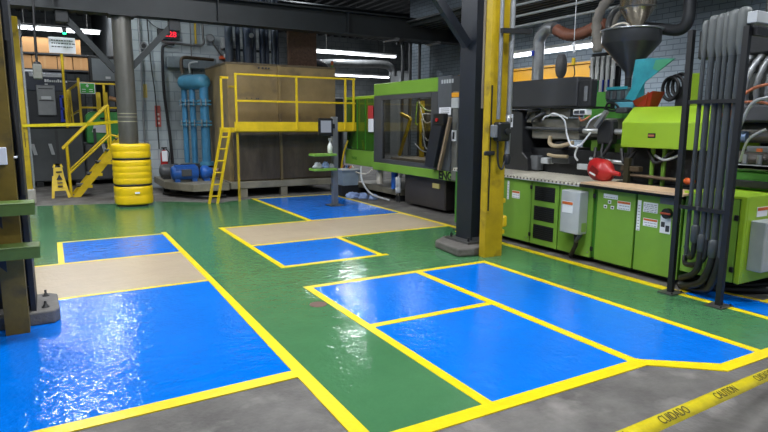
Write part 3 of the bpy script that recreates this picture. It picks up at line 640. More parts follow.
pl = thing('tank_platform', 'yellow railed walkway in front of the big tan tank', 'platform', (4.2,11.35,1.34))
MB().box(3.05,5.6,11.08,11.66,1.33,1.37,b=.005).build('deck', OCHRE, pl); MB().box(3.05,5.98,11.05,11.08,1.35,1.53).build('toe_board', SAFE, pl)
for x in (3.09,4.30,5.37,5.56): MB().box(x-.02,x+.02,11.03,11.07,1.37,2.43,b=.004).build('post', SAFE, pl)
for z in (1.92,2.41): MB().box(3.07,5.6,11.035,11.065,z-.018,z+.018,b=.004).build('rail', SAFE, pl)
MB().box(2.84,2.88,11.2,11.24,1.37,2.36).box(2.84,3.0,11.2,11.24,2.33,2.37).build('gate_post', SAFE, pl)
MB().box(3.09,3.13,11.1,11.14,.0,1.33).build('leg', OCHRE, pl)
for x in (5.5,): MB().box(x,x+.04,11.58,11.64,.32,1.33).build('leg', DARK, pl)
MB().box(2.82,3.06,11.1,11.3,1.33,1.42).build('landing', SAFE, pl)
ld = thing('tank_ladder', 'yellow steel ladder leaning up to the walkway of the tan tank', 'ladder', (2.57,11.05,0))
for dx, dy in ((0,0),(.155,.0)): MB().bar((2.50+dx,11.0+dy,.0),(2.815+dx,11.08+dy,1.42),.03,.045).build('side_rail', SAFE, ld)
for i in range(6):
    q = .10+.155*i; MB().cyl((2.50+.315*q,11.0+.08*q,1.42*q),(2.655+.315*q,11.0+.08*q,1.42*q),.016,n=8).build('rung', SAFE, ld)
# pipes and plate above tank
pt = thing('pipe_bundle', 'row of dark blue grey vertical pipes rising behind the top of the tan tank', 'pipes', (4.0,12.8,2.70))
for i, (x, r) in enumerate(((3.44,.085),(3.66,.05),(3.84,.10),(4.02,.045),(4.16,.06),(4.30,.055),(4.42,.05),(4.54,.04))):
    MB().cyl((x,12.7+.1*(i%2),2.71),(x,12.7+.1*(i%2),5.49),r,n=14).build('pipe', DRAPE if i%3 else mat('pipe_slate','#4b5663',.4,noise=.2), pt)
MB().cyl((3.9,12.62,3.35),(3.9,12.58,3.35),.05,n=12).build('gauge', LGREY, pt); MB().box(3.4,4.55,12.95,13.0,3.05,3.10).build('pipe_clamp', DARK, pt)
t = thing('rusty_panel', 'speckled rusty brown plate standing on the tan tank under the beam', 'panel', (5.0,12.5,2.70)); MB().box(4.66,5.33,12.42,12.5,2.71,3.58,b=.006).build('plate', RUST, t)
# ducts in the dark centre bay
wire('silver_duct', 'shiny horizontal silver duct with down-turned end between the two bright tubes', [(8.3,25.95,3.5),(8.3,20,3.5),(8.7,19.1,3.55),(9.6,19,3.57),(10.8,19,3.6),(11.15,19,3.45),(11.2,19,3.2)], .14, DUCT, 'duct', n=14)
wire('black_elbow_duct', 'thick black elbow duct rising right of the tan tank', [(7.0,15.6,.02),(7.0,15.6,1.7),(7.0,15.6,2.7),(6.9,15.6,3.05),(6.55,15.6,3.15),(6.2,15.6,3.0)], .13, RUBBER, 'duct', n=12)
wire('thin_riser', 'thin black riser pipe at the right end of the tan tank', [(6.3,15,0.02),(6.3,15,2),(6.3,15,3.6)], .03, DARK)
t = thing('stack_light', 'green signal pole with orange lamp right of the tan tank', 'signal light', (6.35,13.8,0)); MB().box(6.32,6.37,13.78,13.83,.0,2.95).build('pole', LIME, t); MB().cyl((6.345,13.805,2.95),(6.345,13.805,3.05),.035,n=10).build('lamp', mat('amber_lamp','#d8682a',.3), t)
t = thing('far_machine', 'dark blue and grey machine seen behind the right end of the tan tank', 'machine', (7.2,17.6,0))
MB().box(6.3,8.3,17.2,18.6,0,2.3,b=.03).build('body', DGREY, t); MB().box(6.5,7.4,17.1,17.2,1.6,2.6,b=.02).build('panel', mat('steel_blue_enamel','#4c6c93',.4,noise=.2), t); MB().bar((6.6,17.0,1.9),(7.2,17.0,2.8),.12,.08,up=(0,1,0)).build('arm', DARK, t)
t = thing('far_cabinet', 'pale grey wall cabinet far behind the far green machine', 'cabinet', (13.2,21,0)); MB().box(12.6,13.6,20.8,21.6,0,3.6,b=.02).build('body', mat('far_grey','#8f9496',.5,noise=.2), t); MB().box(12.65,13.55,20.78,20.8,.1,3.5,b=.01).build('door', LGREY, t)
for i, (x, l) in enumerate(((8.55,'left'),(8.8,'middle'),(9.1,'right'))):
    wire('riser_pipe', l+' of three grey riser pipes above the far green machine', [(x,14.0,0.02),(x,14.0,2.5),(x,14.0,3.6),(x-.2 if i==0 else x,14.0,3.65)], .045, MGREY)
# tilted silver rods under second beam
bt = thing('steel_beam', 'second dark roof beam behind the long beam, above the far green machine', 'beam', (9, 15.6, 4.3))
b = MB(); b.box(5.2, 15.5, 15.5, 15.8, 4.3, 4.33); b.box(5.2, 15.5, 15.5, 15.8, 4.72, 4.75); b.box(5.2, 15.5, 15.64, 15.66, 4.32, 4.73); b.build('web_and_flanges', BEAM, bt)
for x, l in ((6.6,'left'),(7.7,'middle'),(8.9,'right')):
    t = thing('silver_rod', l+' short silver sprinkler rod clamped under the long beam', 'rod', (x,11.3,3.3))
    MB().cyl((x-.3,11.1,3.22),(x+.2,11.3,3.34),.02,n=8).build('rod', ALU, t); MB().box(x+.12,x+.2,11.28,11.45,3.3,3.358).build('clamp', GALV, t)

# ---------------------------------------------------------------- terminal post
t = thing('terminal_post', 'steel post on the far blue zone with a tablet and two green shelves', 'post', (4.51,9.75,0))
MB().box(4.46,4.56,9.70,9.80,.02,1.63,b=.005).build('post', mat('post_steel','#7d8083',.4,.2,noise=.2), t); MB().box(4.38,4.64,9.62,9.88,.002,.02).build('base_plate', STEEL, t)
for z in (.69,.95): MB().box(4.02,4.46,9.52,9.80,z-.02,z+.022,b=.006).build('shelf', mat('olive_shelf','#73a040',.45,noise=.15), t)
q = MB().box(4.14,4.42,9.60,9.64,1.30,1.60,b=.01).build('tablet', BLACK, t); MB().box(4.18,4.38,9.595,9.60,1.35,1.56).build('screen', SCREEN, q if False else t); MB().box(4.42,4.47,9.63,9.72,1.42,1.5).build('tablet_bracket', DARK, t)
MB().box(4.40,4.45,9.67,9.70,1.28,1.38).build('cable_box', DARK, t)
t = thing('spray_bottle', 'white spray bottle standing on the upper green shelf of the post', 'bottle', (4.38,9.66,.973))
MB().lathe((4.38,9.66,.974),[(.02,0),(.042,.01),(.045,.12),(.03,.17),(.014,.2),(.014,.23)],14).build('bottle', WHITE, t); MB().box(4.35,4.41,9.645,9.675,1.2,1.25,b=.008).build('trigger_head', LGREY, t)
def rag(x, y, z, r, h, m, label, seed, group=None):
    rnd = random.Random(seed); n, k = 22, 7; vs = []; 
    for j in range(k):
        q = j/(k-1)
        for i in range(n):
            a = 2*PI*i/n; rr = r*math.cos(q*PI/2)**.6*(1+.28*rnd.uniform(-1,1))+.002
            vs.append((x+rr*math.cos(a)*1.2, y+rr*math.sin(a)*.8, z+h*math.sin(q*PI/2)*(1+.3*rnd.uniform(-1,1)) if j else z+.001))
    o = MB().add(vs, [(j*n+i, j*n+(i+1)%n, (j+1)*n+(i+1)%n, (j+1)*n+i) for j in range(k-1) for i in range(n)]+[tuple(range(n))[::-1]], 0, True).build('rag', m)
    tag(o, label, 'rag', group)
rag(4.14,9.66,.712,.07,.09,CLOTHG,'crumpled grey rag at the left end of the lower green shelf',1)
rag(4.29,9.66,.712,.06,.10,CLOTH,'crumpled blue rag in the middle of the lower green shelf',2)
rag(4.40,9.64,.712,.04,.07,CLOTHG,'small pale rag on the lower green shelf beside the post',3)
for i, (x, y, r, l) in enumerate(((5.30,10.58,.12,'largest blue rag heaped below the grey bin'),(5.44,10.38,.09,'blue rag right of the largest heap below the bin'),(5.54,10.15,.08,'blue rag at the right end of the heap by the yellow line'),(5.26,11.15,.08,'blue rag at the left end of the heap behind the post'))): rag(x, y, .002, r, .10, CLOTH, l, 10+i)
t = thing('grey_bin', 'translucent grey plastic bin on a stand beside the green shelves', 'bin', (5.4,10.9,.2))
m = MB().hexa([(5.17,10.75,.24),(5.5,10.75,.24),(5.5,11.0,.24),(5.17,11.0,.24),(5.13,10.72,.55),(5.55,10.72,.55),(5.55,11.03,.55),(5.13,11.03,.55)]); m.build('tub', mat('bin_plastic','#8795a0',.3,noise=.15), t)
MB().box(5.11,5.57,10.70,11.05,.55,.575,b=.006).build('rim', LGREY, t); MB().box(5.15,5.54,10.78,11.0,.02,.24).build('stand', DARK, t)

# ---------------------------------------------------------------- far green moulding machine
t = thing('green_machine', 'far green and grey moulding machine with smoked window, behind the dark steel column', 'machine', (6.3, 9.2, 0))
FX = 5.6
MB().box(5.75,7.0,7.2,11.5,.62,.80).build('bed', DGREY, t)
MB().box(FX,5.72,8.05,10.24,2.04,2.27,b=.008).build('top_band', LIME, t)
MB().box(FX-.02,5.72,7.2,10.24,.60,.75,b=.008).box(FX-.02,5.72,10.24,11.5,.64,.95,b=.008).build('bottom_rail', LIME, t)
MB().box(FX+.02,5.08+.65,10.24,11.5,.96,2.02,b=.006).build('green_guard', GREENGLOSS, t); MB().box(FX,5.8,10.24,11.55,2.0,2.06,b=.006).build('guard_cap', LIMEB, t)
for y in (10.62,10.98): MB().box(FX+.005,FX+.02,y,y+.012,.97,1.99).build('guard_seam', DGREEN, t)
fr = MB(); fr.box(FX,5.68,9.93,10.24,.75,2.04,b=.006).box(FX,5.68,8.05,8.24,.75,2.04,b=.006).box(FX,5.68,8.24,9.93,1.96,2.04).box(FX,5.68,8.24,9.93,.75,.83); 
fr.build('window_frame', DGREY, t)
MB().box(5.63,5.645,8.24,9.93,.83,1.96).build('window', SMOKED, t)
MB().box(FX,6.2,7.67,8.05,.75,2.28,b=.01).build('grey_housing', mat('housing_grey','#54585d',.42,noise=.12), t)
MB().box(5.6,5.7,7.30,7.66,.62,2.26,b=.008).build('end_post', mat('post_grey','#3c3f43',.4,noise=.2), t)
MB().box(5.55,5.62,7.42,7.56,.62,2.02,b=.006).build('silver_strip', mat('brushed_strip','#8a8a86',.4,.6,noise=.3), t)
MB().box(5.54,5.55,7.40,7.58,1.93,2.0).build('orange_label', mat('label_orange','#e09a20',.5), t)
MB().box(5.53,5.55,7.44,7.54,1.25,1.42).build('label', PAPER, t); MB().box(5.525,5.53,7.465,7.515,1.28,1.39).build('label_print', INK, t)
MB().box(5.53,5.60,7.40,7.58,1.76,1.92,b=.01).build('switch_box', LGREY, t)
MB().box(FX-.012,FX,7.66,7.98,1.66,1.78).build('paper_label', PAPER, t); m = MB()
for z in (1.69,1.72,1.75): m.box(FX-.014,FX-.012,7.7,7.94,z,z+.008)
m.build('print_line', INK, t)
m = MB(); x = 7.62
for i in range(5): m.box(FX-.004,FX,x,x+.045,2.16,2.22); x += .07
m.build('plate_lettering', LGREY, t)
# sloping control panel and rest bar
MB().prism([(8.16,.80),(7.88,.80),(7.62,1.62),(7.92,1.62)], 5.42, 5.50, 'x').build('control_arm', mat('navy_panel','#23262f',.4,noise=.2), t, bevel=.01)
MB().box(5.40,5.5,7.6,7.88,1.50,1.68,b=.01).build('control_head', BLACK, t); MB().cyl((5.40,7.76,1.58),(5.38,7.76,1.58),.03,n=12).build('stop_button', RED, t)
MB().bar((5.44,7.74,.78),(5.44,7.46,1.62),.05,.04).build('tan_bar', mat('bar_tan','#8b7a66',.5,noise=.2), t)
s_ = MB().box(5.57,5.59,10.24,10.44,1.60,1.86,b=.004).build('red_sign', SIGNR, t); MB().box(5.57,5.59,10.22,10.42,1.34,1.60,b=.004).build('paper_sign', PAPER, t)
words('maker_lettering', 'ENGEL', .19, (FX-.024,7.66,.672), (0,-1,0), (0,0,1), BLACK, t, bold=.006)
words('maker_lettering', 'ENGEL', .085, (FX-.024,11.05,.78), (0,-1,0), (0,0,1), DGREEN, t)
# inside behind the window
MB().box(6.6,6.66,8.2,10.2,.8,2.0).build('rear_guard', mat('rear_dark','#4a4b48',.5,noise=.4,nscale=2), t)
MB().box(5.8,6.5,8.3,9.9,.80,.86).build('drip_tray', mat('tray_pale','#a89c8c',.5,noise=.3), t)
for y in (8.9,9.6): MB().box(6.3,6.38,y,y+.06,.86,1.95).build('inner_post', OCHRE, t)
MB().bar((5.9,9.75,.9),(5.9,9.35,1.6),.05,.05).bar((5.9,9.35,1.6),(5.9,9.7,1.7),.05,.05).build('robot_arm', OCHRE, t)
MB().box(5.85,6.3,8.3,8.55,.9,1.9,b=.02).build('mould_half', mat('mould_steel','#77767a',.35,.5,noise=.3), t); MB().box(5.85,6.3,8.75,8.9,1.1,1.7,b=.02).build('mould_half', mat('mould_steel2','#68665f',.35,.5,noise=.3), t)
for k, (y0, z0, y1, z1, m_) in enumerate(((8.9,1.92,8.35,1.6,WHOSE),(8.85,1.85,8.3,1.75,LIMEB),(8.95,1.9,8.9,1.5,LIMEB),(8.8,1.6,8.35,1.3,WHOSE),(8.75,1.35,8.4,1.1,LGREY),(9.0,1.15,8.4,1.0,LGREY))):
    MB().tube([(5.78,y0,z0),(5.74,(y0+y1)/2,min(z0,z1)-.06+.05*(k%3)),(5.78,y1,z1)],.013).build('hose', m_, t)
MB().box(5.95,6.05,8.4,9.8,2.0,2.03).build('added_inner_lamp', WHITE, t); MB().box(5.96,6.04,8.42,9.78,1.99,2.0).build('added_lamp_tube', TUBE, t); area((6.0,9.1,1.98), .08, 1.3, 9)  # strip lamp added to brighten the interior behind the window
# below the rail
MB().box(5.72,6.6,7.95,9.25,.05,.62,b=.02).build('pedestal', mat('pedestal_dark','#3e3a38',.4,noise=.3,nscale=2), t)
MB().box(5.9,6.7,7.0,7.95,.05,.62,b=.02).build('rear_pedestal', DARK, t); MB().box(5.7,5.72,8.1,8.3,.42,.5).build('label', mat('label_cream','#cfc27a',.5), t)
MB().box(5.8,6.9,9.6,11.5,.12,.24,b=.01).build('foot_beam', SKID, t)
for y in (9.62,11.3): MB().box(5.85,6.8,y,y+.15,.0,.12).build('foot', DARK, t)
for y, z in ((9.42,.2),(9.34,.22)): 
    MB().lathe((5.66,y,z), [(.02,0),(.035,.01),(.035,.1),(.02,.12),(.03,.13),(.03,.3),(.015,.32)], 10).build('filter_bowl', [LGREY], t)
    MB().cyl((5.66,y,.03),(5.66,y,z+.02),.012,n=6).build('drain_pipe', DARK, t)
MB().lathe((5.75,10.25,.30),[(.06,0),(.07,.02),(.07,.26),(.04,.3)],14).build('cream_bottle', WHOSE, t)
MB().cyl((5.8,9.75,.25),(5.8,9.75,.6),.07,n=12).build('blue_cylinder', PUMP, t)
MB().tube([(5.5,10.6,.63),(5.45,10.45,.35),(5.48,10.1,.12),(5.6,9.6,.05)],.02).build('drain_hose', LGREY, t)
MB().tube([(5.5,11.0,.62),(5.45,10.75,.52),(5.5,10.4,.5),(5.55,10.2,.6)],.014).build('white_hose', WHOSE, t)
MB().tube([(5.3,11.2,.02),(5.33,11.2,.5),(5.38,11.15,.9),(5.45,11.1,1.15)],.02).build('yellow_hose', OCHRE, t)
for k in range(5): MB().tube([(5.45,11.35-.1*k,.62),(5.38,11.3-.1*k,.4+.03*k),(5.5,11.25-.1*k,.25)],.018).build('bundled_hose', [REDHOSE,RUBBER,PUMP,RUBBER,REDHOSE][k], t)
for x, y, h in ((5.55,7.35,.55),(5.55,7.15,.6)): MB().cyl((x,y,.0),(x,y,h),.03,n=8).build('dark_stub', DARK, t)

# ---------------------------------------------------------------- dark column and yellow column
t = thing('dark_column', 'dark blue grey steel column on a concrete foot in the middle of the floor', 'column', (4.45, 5.6, 0))
MB().prism([(4.0,5.27),(4.2,5.225),(4.62,5.3),(4.84,5.95),(4.3,6.0),(4.06,5.83)], .002, .10, 'z').build('concrete_foot', mat('foot_concrete2','#68645f',.8,noise=.35,nscale=7,bump=.4), t, bevel=.02)
hcol(MB(), 4.355, 4.66, 5.50, 5.80, .10, 5.5, .022, 'x').build('shaft', NAVY, t)
MB().box(4.24,4.76,5.40,5.88,.10,.125).build('base_plate', STEEL, t)
for x, y in ((4.3,5.82),(4.29,5.46)): MB().cyl((x,y,.125),(x,y,.17),.016,n=6).build('anchor_bolt', BLACK, t)
k = thing('knee_brace', 'dark diagonal brace rising left from the dark steel column', 'brace', (4.34,5.6,2.44))
MB().bar((4.34,5.65,2.44),(3.5,5.65,3.35),.1,.08,up=(0,1,0)).build('brace_bar', NAVY, k)
t = thing('yellow_column', 'worn yellow steel column with conduits in front of the dark column', 'column', (4.4,5.2,0))
MB().box(4.245,4.50,5.10,5.115,.004,5.5).box(4.245,4.26,5.115,5.20,.004,5.5).box(4.485,4.50,5.115,5.20,.004,5.5).build('shaft', OCHRE, t)
MB().box(4.235,4.255,5.205,5.235,1.7,5.4).build('beige_strip', mat('beige_strip','#7d725f',.55,noise=.5,nscale=3,stretch=(3,3,.6)), t)
MB().box(4.265,4.28,5.09,5.10,.55,1.95).build('black_seam', BLACK, t)
for z in (.25,.42,.62): MB().box(4.50,4.56,5.12,5.22,z,z+.055,b=.01).build('hinge_block', SAFE, t)
MB().box(4.505,4.575,5.10,5.2,.34,.47,b=.015).build('latch', SAFE, t)
MB().tube([(4.335,5.05,5.4),(4.335,5.05,1.58)],.022,sub=1).build('inner_conduit', GALV, t)
MB().tube([(4.47,5.03,5.4),(4.47,5.03,1.9),(4.455,5.02,1.62),(4.455,5.02,1.15)],.03).build('grey_conduit', GALV, t)
MB().lathe((4.455,5.02,1.08),[(.028,0),(.042,.02),(.042,.09),(.03,.12)],12).build('conduit_end', DARK, t)
MB().box(4.29,4.46,4.97,5.09,1.34,1.55,b=.02).build('disconnect_box', BLACK, t); MB().box(4.255,4.30,5.0,5.09,1.38,1.52,b=.01).build('side_box', MGREY, t)
MB().cyl((4.40,4.97,1.45),(4.40,4.945,1.45),.035,n=12).build('knob', DARK, t)
MB().tube([(4.33,5.04,1.34),(4.33,5.02,1.1),(4.37,5.0,1.03),(4.42,5.01,1.12)],.011).build('loop_cable', RUBBER, t)
MB().box(4.18,4.33,5.07,5.1,1.18,1.23,b=.01).build('clamp_bar', DARK, t)
MB().bar((4.3,5.0,2.52),(4.72,5.0,2.54),.05,.05).build('bracket_arm', DARK, t)
for i, (x, y, r, l) in enumerate(((4.72,5.15,.03,'nearest the yellow column'),(4.82,5.2,.022,'second from the yellow column'),(4.93,5.3,.025,'farthest from the yellow column'))):
    wire('vertical_pipe', 'thin grey vertical pipe beside the yellow column, '+l, [(x+.30,y+.75,2.12),(x+.30,y+.75,3.0),(x+.30,y+.75,3.65)], r, STEEL)

# ---------------------------------------------------------------- near green moulding machine
t = thing('green_machine', 'near bright green moulding machine with cabinets, vents and warning labels, at right', 'machine', (5.9, 4.6, 0))
CX = 5.12
MB().box(5.24,6.65,3.32,6.9,.0,.07).build('plinth', BLACK, t); MB().box(5.6,6.6,2.9,3.30,.0,.16).build('plinth', BLACK, t)
MB().box(CX+.03,6.65,3.30,6.9,.07,.83).build('base_body', DGREEN, t); MB().box(CX+.03,6.65,2.78,3.30,.16,.90).build('base_body', DGREEN, t)
# cabinet doors along the front
def door(y0, y1, z0, z1, hinge=None, nm='cabinet_door'):
    d = MB().box(CX,CX+.03,y0+.006,y1-.006,z0,z1,b=.006).build(nm, LIME, t)
    return d
drs = [(5.30,6.30,.06,.84),(4.345,4.84,.06,.84),(3.81,4.30,.06,.84),(3.30,3.80,.06,.84)]
for y0, y1, z0, z1 in drs: door(y0, y1, z0, z1)
MB().box(CX,CX+.03,4.85,5.29,.06,.84,b=.006).build('vent_door', LIME, t)
door(2.785, 3.29, .16, .90); MB().box(CX,CX+.03,2.73,2.78,.16,.91,b=.006).build('corner_panel', LIMEB, t)
MB().box(CX+.03,6.65,2.73,2.78,.16,.91,b=.006).build('end_panel', LIMEB, t)  # lighter green puts the stronger light on this end face into its colour
MB().box(CX,6.65,2.73,3.3,.905,.925).build('top_sheet', LIMEB, t)
for z0 in (.61,.365,.135):
    MB().box(CX-.004,CX,4.905,5.235,z0,z0+.175).build('vent_grille', BLACK, t)
    m = MB()
    for i in range(7): m.box(CX-.010,CX-.004,4.91,5.23,z0+.012+.024*i,z0+.018+.024*i)
    m.build('vent_slats', DARK, t)
for y, z in ((5.295,.76),(5.295,.17),(4.325,.76),(4.325,.17),(2.80,.74),(2.80,.28)):
    MB().box(CX-.015,CX,y-.02,y+.02,z-.025,z+.025,b=.006).build('hinge', BLACK, t)
def plate(y0, y1, z0, z1, stripe=None, rows=3, nm='warning_label'):
    """sticker on the cabinet front; coloured head and grey print rows"""
    p = MB().box(CX-.003,CX,y0,y1,z0,z1,0)
    if stripe: p.box(CX-.005,CX-.003,y0+.004,y1-.004,z1-(z1-z0)*.3,z1-.004,1)
    top = z1-(z1-z0)*(.36 if stripe else .12); h = (top-z0)/rows
    for i in range(rows):
        y = y0+.01
        while y < y1-.02:
            w_ = random.uniform(.012,.035); p.box(CX-.004,CX-.003,y,min(y+w_,y1-.008),z0+h*(i+.3),z0+h*(i+.3)+min(.007,h*.4),2); y += w_+.009
    p.build(nm, [PAPER, ORANGE, mat('print_grey','#8b9096',.7)], t)
plate(5.50,5.64,.59,.685,1,2); plate(3.87,4.03,.655,.745,1,2); plate(3.55,3.71,.53,.61,1,2)
plate(4.03,4.21,.752,.80,None,1,'name_label'); plate(3.745,3.785,.47,.78,None,9,'pictogram_strip'); plate(5.70,5.735,.56,.80,None,6,'pictogram_strip')
plate(3.56,3.72,.67,.77,None,5,'information_label')
for y, z in ((4.11,.70),(4.16,.645),(4.07,.645)):
    MB().box(CX-.003,CX,y,y+.04,z,z+.035).box(CX-.005,CX-.003,y+.008,y+.03,z+.008,z+.025,1).build('pictogram', [PAPER, INK], t)
MB().box(CX-.004,CX,3.41,3.52,.49,.66).box(CX-.006,CX-.004,3.42,3.46,.51,.57,1).box(CX-.006,CX-.004,3.47,3.51,.55,.60,1).build('switch_label', [PAPER, INK], t)
MB().cyl((CX,3.445,.69),(CX-.04,3.445,.69),.05,n=18).build('main_switch', BLACK, t); MB().box(CX-.055,CX-.04,3.39,3.50,.68,.70,b=.005).build('switch_handle', mat('dark_orange_handle','#a4432a',.45), t)
MB().box(CX-.004,CX,3.37,3.54,.775,.835).build('grey_plate', MGREY, t)
for y in (4.36,3.33,5.33): MB().cyl((CX,y+.02,.12),(CX-.01,y+.02,.12),.008,n=8).build('screw', GALV, t)
# grey box on the front and on the end
q = MB().box(4.98,CX,4.41,4.68,.32,.80,b=.008).build('control_box', LGREY, t); lab(q, 'galvanised grey box with orange warning label')
MB().box(4.976,4.98,4.50,4.65,.55,.68).box(4.972,4.976,4.50,4.65,.645,.675,1).build('warning_label', [PAPER, ORANGE], q)
MB().box(5.03,5.10,4.406,4.41,.35,.45).build('yellow_label', mat('pale_green_label','#8fae5a',.5), q)
MB().tube([(5.05,4.50,.32),(5.05,4.49,.2),(5.07,4.55,.1),(5.12,4.62,.03)],.025).build('conduit', RUBBER, t)
MB().tube([(5.05,4.43,.32),(5.03,4.46,.26),(5.05,4.49,.22)],.022).build('elbow', DGREY, t)
q = MB().box(5.21,5.62,2.60,2.73,.28,.72,b=.008).build('end_box', LGREY, t); lab(q, 'grey electrical box on the end face')
MB().box(5.29,5.45,2.724,2.73,.745,.83).box(5.29,5.45,2.72,2.724,.80,.825,1).build('warning_label', [PAPER, ORANGE], t)
# decks
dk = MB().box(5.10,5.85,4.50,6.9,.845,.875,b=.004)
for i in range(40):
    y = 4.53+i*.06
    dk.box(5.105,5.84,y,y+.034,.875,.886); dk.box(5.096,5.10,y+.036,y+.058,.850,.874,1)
    dk.box(5.11,5.84,y+.038,y+.056,.875,.8755,1)  # darker strips paint in the shade between the ribs
lab(dk.build('tread_deck', [mat('pale_tread_metal','#d6d0c0',.5,.1,noise=.2,nscale=14), mat('groove_shade','#6c675c',.7)], t), 'pale ribbed walking plate')
MB().box(5.09,5.10,4.50,6.9,.842,.85).build('deck_lip', LGREY, t)
q = tag(MB().prism([(5.03,4.46),(5.40,4.44),(5.40,3.30),(4.98,3.22),(5.0,3.9)], .885, .905, 'z').build('plywood_sheet', WOODM), 'light plywood sheet lying on the cabinets of the near green machine', 'board')
MB().box(5.06,6.65,3.30,4.50,.845,.88).build('cabinet_top', DARK, t)
# bed and clamp end
MB().box(5.85,6.65,3.4,6.9,.88,1.20,b=.01).build('machine_bed', DARK, t)
MB().prism([(6.61,1.73),(6.30,1.72),(6.12,1.68),(6.09,1.14),(5.98,1.06),(5.96,.885),(6.55,.885),(6.61,1.0)], 5.68, 6.6, 'x').build('black_platen', mat('platen_dark','#303133',.4,noise=.2), t, bevel=.015)
MB().box(5.672,5.68,6.30,6.36,1.48,1.66,b=.002).build('white_tag', PAPER, t); MB().box(5.665,5.672,6.31,6.35,1.55,1.61).build('tag_print', INK, t)
MB().box(5.6,5.85,5.10,6.38,1.75,2.10,b=.012).build('dark_cover', mat('cover_grey','#3d3e41',.38,noise=.15,nscale=2), t)
MB().box(5.6,5.74,4.90,5.09,1.73,2.06,b=.02).build('cover_end', DARK, t); MB().box(5.58,5.6,4.93,4.98,1.80,1.98,b=.01).build('end_detail', MGREY, t)
MB().box(5.62,6.3,5.1,6.4,1.73,1.75).build('cover_lip', BLACK, t)
MB().box(5.80,6.6,5.2,6.05,1.33,1.60,b=.012).build('carriage', mat('carriage_steel','#8f8b80',.45,.3,noise=.3,nscale=5), t)
MB().box(5.80,6.6,4.78,5.2,1.38,1.60,b=.01).build('carriage_step', mat('carriage_grey','#949087',.4,.4,noise=.3), t)
MB().cyl((5.75,6.12,1.475),(5.75,5.1,1.46),.022,n=12).build('dark_rod', DGREY, t); MB().cyl((5.75,5.12,1.45),(5.75,4.5,1.445),.034,n=14).build('silver_rod', ALU, t)
MB().cyl((5.75,5.14,1.46),(5.75,5.09,1.46),.045,n=12).build('rod_collar', DARK, t)
MB().cyl((5.85,5.05,1.10),(5.85,4.45,1.08),.028,n=12).build('lower_rod', ALU, t); MB().box(5.72,5.8,4.96,5.15,.97,1.04,b=.008).build('silver_block', LGREY, t)
MB().box(5.68,5.8,4.62,4.84,1.30,1.58,b=.02).build('crosshead', DARK, t); MB().bar((5.62,4.80,1.50),(5.62,4.66,1.68),.05,.045).build('silver_lever', ALU, t)
MB().box(5.7,5.75,5.62,5.8,1.66,1.73).box(5.7,5.95,5.9,6.05,1.55,1.70).box(5.72,5.95,5.3,5.62,1.62,1.72).build('valve_blocks', mat('valve_steel','#7a776e',.45,.3,noise=.3), t)
for y0, y1, z0, z1, m_ in ((5.85,6.0,.9,1.10,MGREY),(5.66,5.8,1.0,1.08,LGREY),(5.3,5.6,1.02,1.12,DGREY),(5.42,5.56,1.2,1.3,DARK)): MB().box(5.74,5.86,y0,y1,z0,z1,b=.01).build('valve_block', m_, t)
MB().box(5.62,5.72,4.96,5.16,1.64,1.71,b=.004).build('sign_plate', WHITE, t); MB().box(5.61,5.62,4.98,5.05,1.655,1.695).box(5.61,5.62,5.07,5.14,1.655,1.695).build('sign_print', INK, t)
for pts, r, m_ in (([(5.65,5.62,1.62),(5.6,5.45,1.66),(5.62,5.30,1.58),(5.64,5.26,1.4),(5.62,5.16,1.27),(5.62,5.02,1.28),(5.66,4.91,1.43)],.011,WHITE),
                   ([(5.65,5.7,1.58),(5.62,5.6,1.63),(5.65,5.4,1.64),(5.68,5.3,1.6)],.010,WHITE),([(5.7,5.12,1.28),(5.66,5.13,1.15),(5.7,5.12,1.08)],.012,WHITE),
                   ([(5.72,5.62,1.36),(5.66,5.55,1.27),(5.66,5.4,1.25),(5.72,5.22,1.3)],.028,TANHOSE),([(5.7,5.62,1.13),(5.66,5.45,1.12),(5.7,5.28,1.12)],.022,TANHOSE),
                   ([(5.66,5.1,1.62),(5.6,5.0,1.57),(5.66,4.93,1.63)],.010,REDHOSE),([(5.66,4.98,1.48),(5.62,4.88,1.58),(5.68,4.76,1.66)],.010,WHITE),
                   ([(5.7,4.85,1.25),(5.62,4.78,1.1),(5.66,4.68,1.2),(5.7,4.62,1.35)],.02,RUBBER),([(5.7,4.75,1.3),(5.64,4.7,1.15),(5.7,4.6,1.05)],.018,RUBBER),
                   ([(5.7,6.05,1.6),(5.66,5.95,1.68),(5.7,5.8,1.72)],.022,RUBBER),([(5.7,5.95,1.55),(5.64,5.85,1.6),(5.7,5.7,1.68)],.018,DGREY),
                   ([(5.72,4.5,1.25),(5.66,4.4,1.1),(5.72,4.3,1.25)],.022,RUBBER),([(5.72,4.15,1.26),(5.66,4.0,1.12),(5.72,3.85,1.26)],.02,RUBBER),([(5.7,4.05,1.2),(5.66,3.9,1.16),(5.7,3.75,1.22)],.014,LGREY)):
    MB().tube(pts, r).build('hose', m_, t)
MB().box(5.9,6.0,5.0,5.1,1.2,1.33).build('green_bracket', LIME, t); MB().box(5.88,6.0,4.6,4.72,1.1,1.3).build('green_bracket', LIME, t)
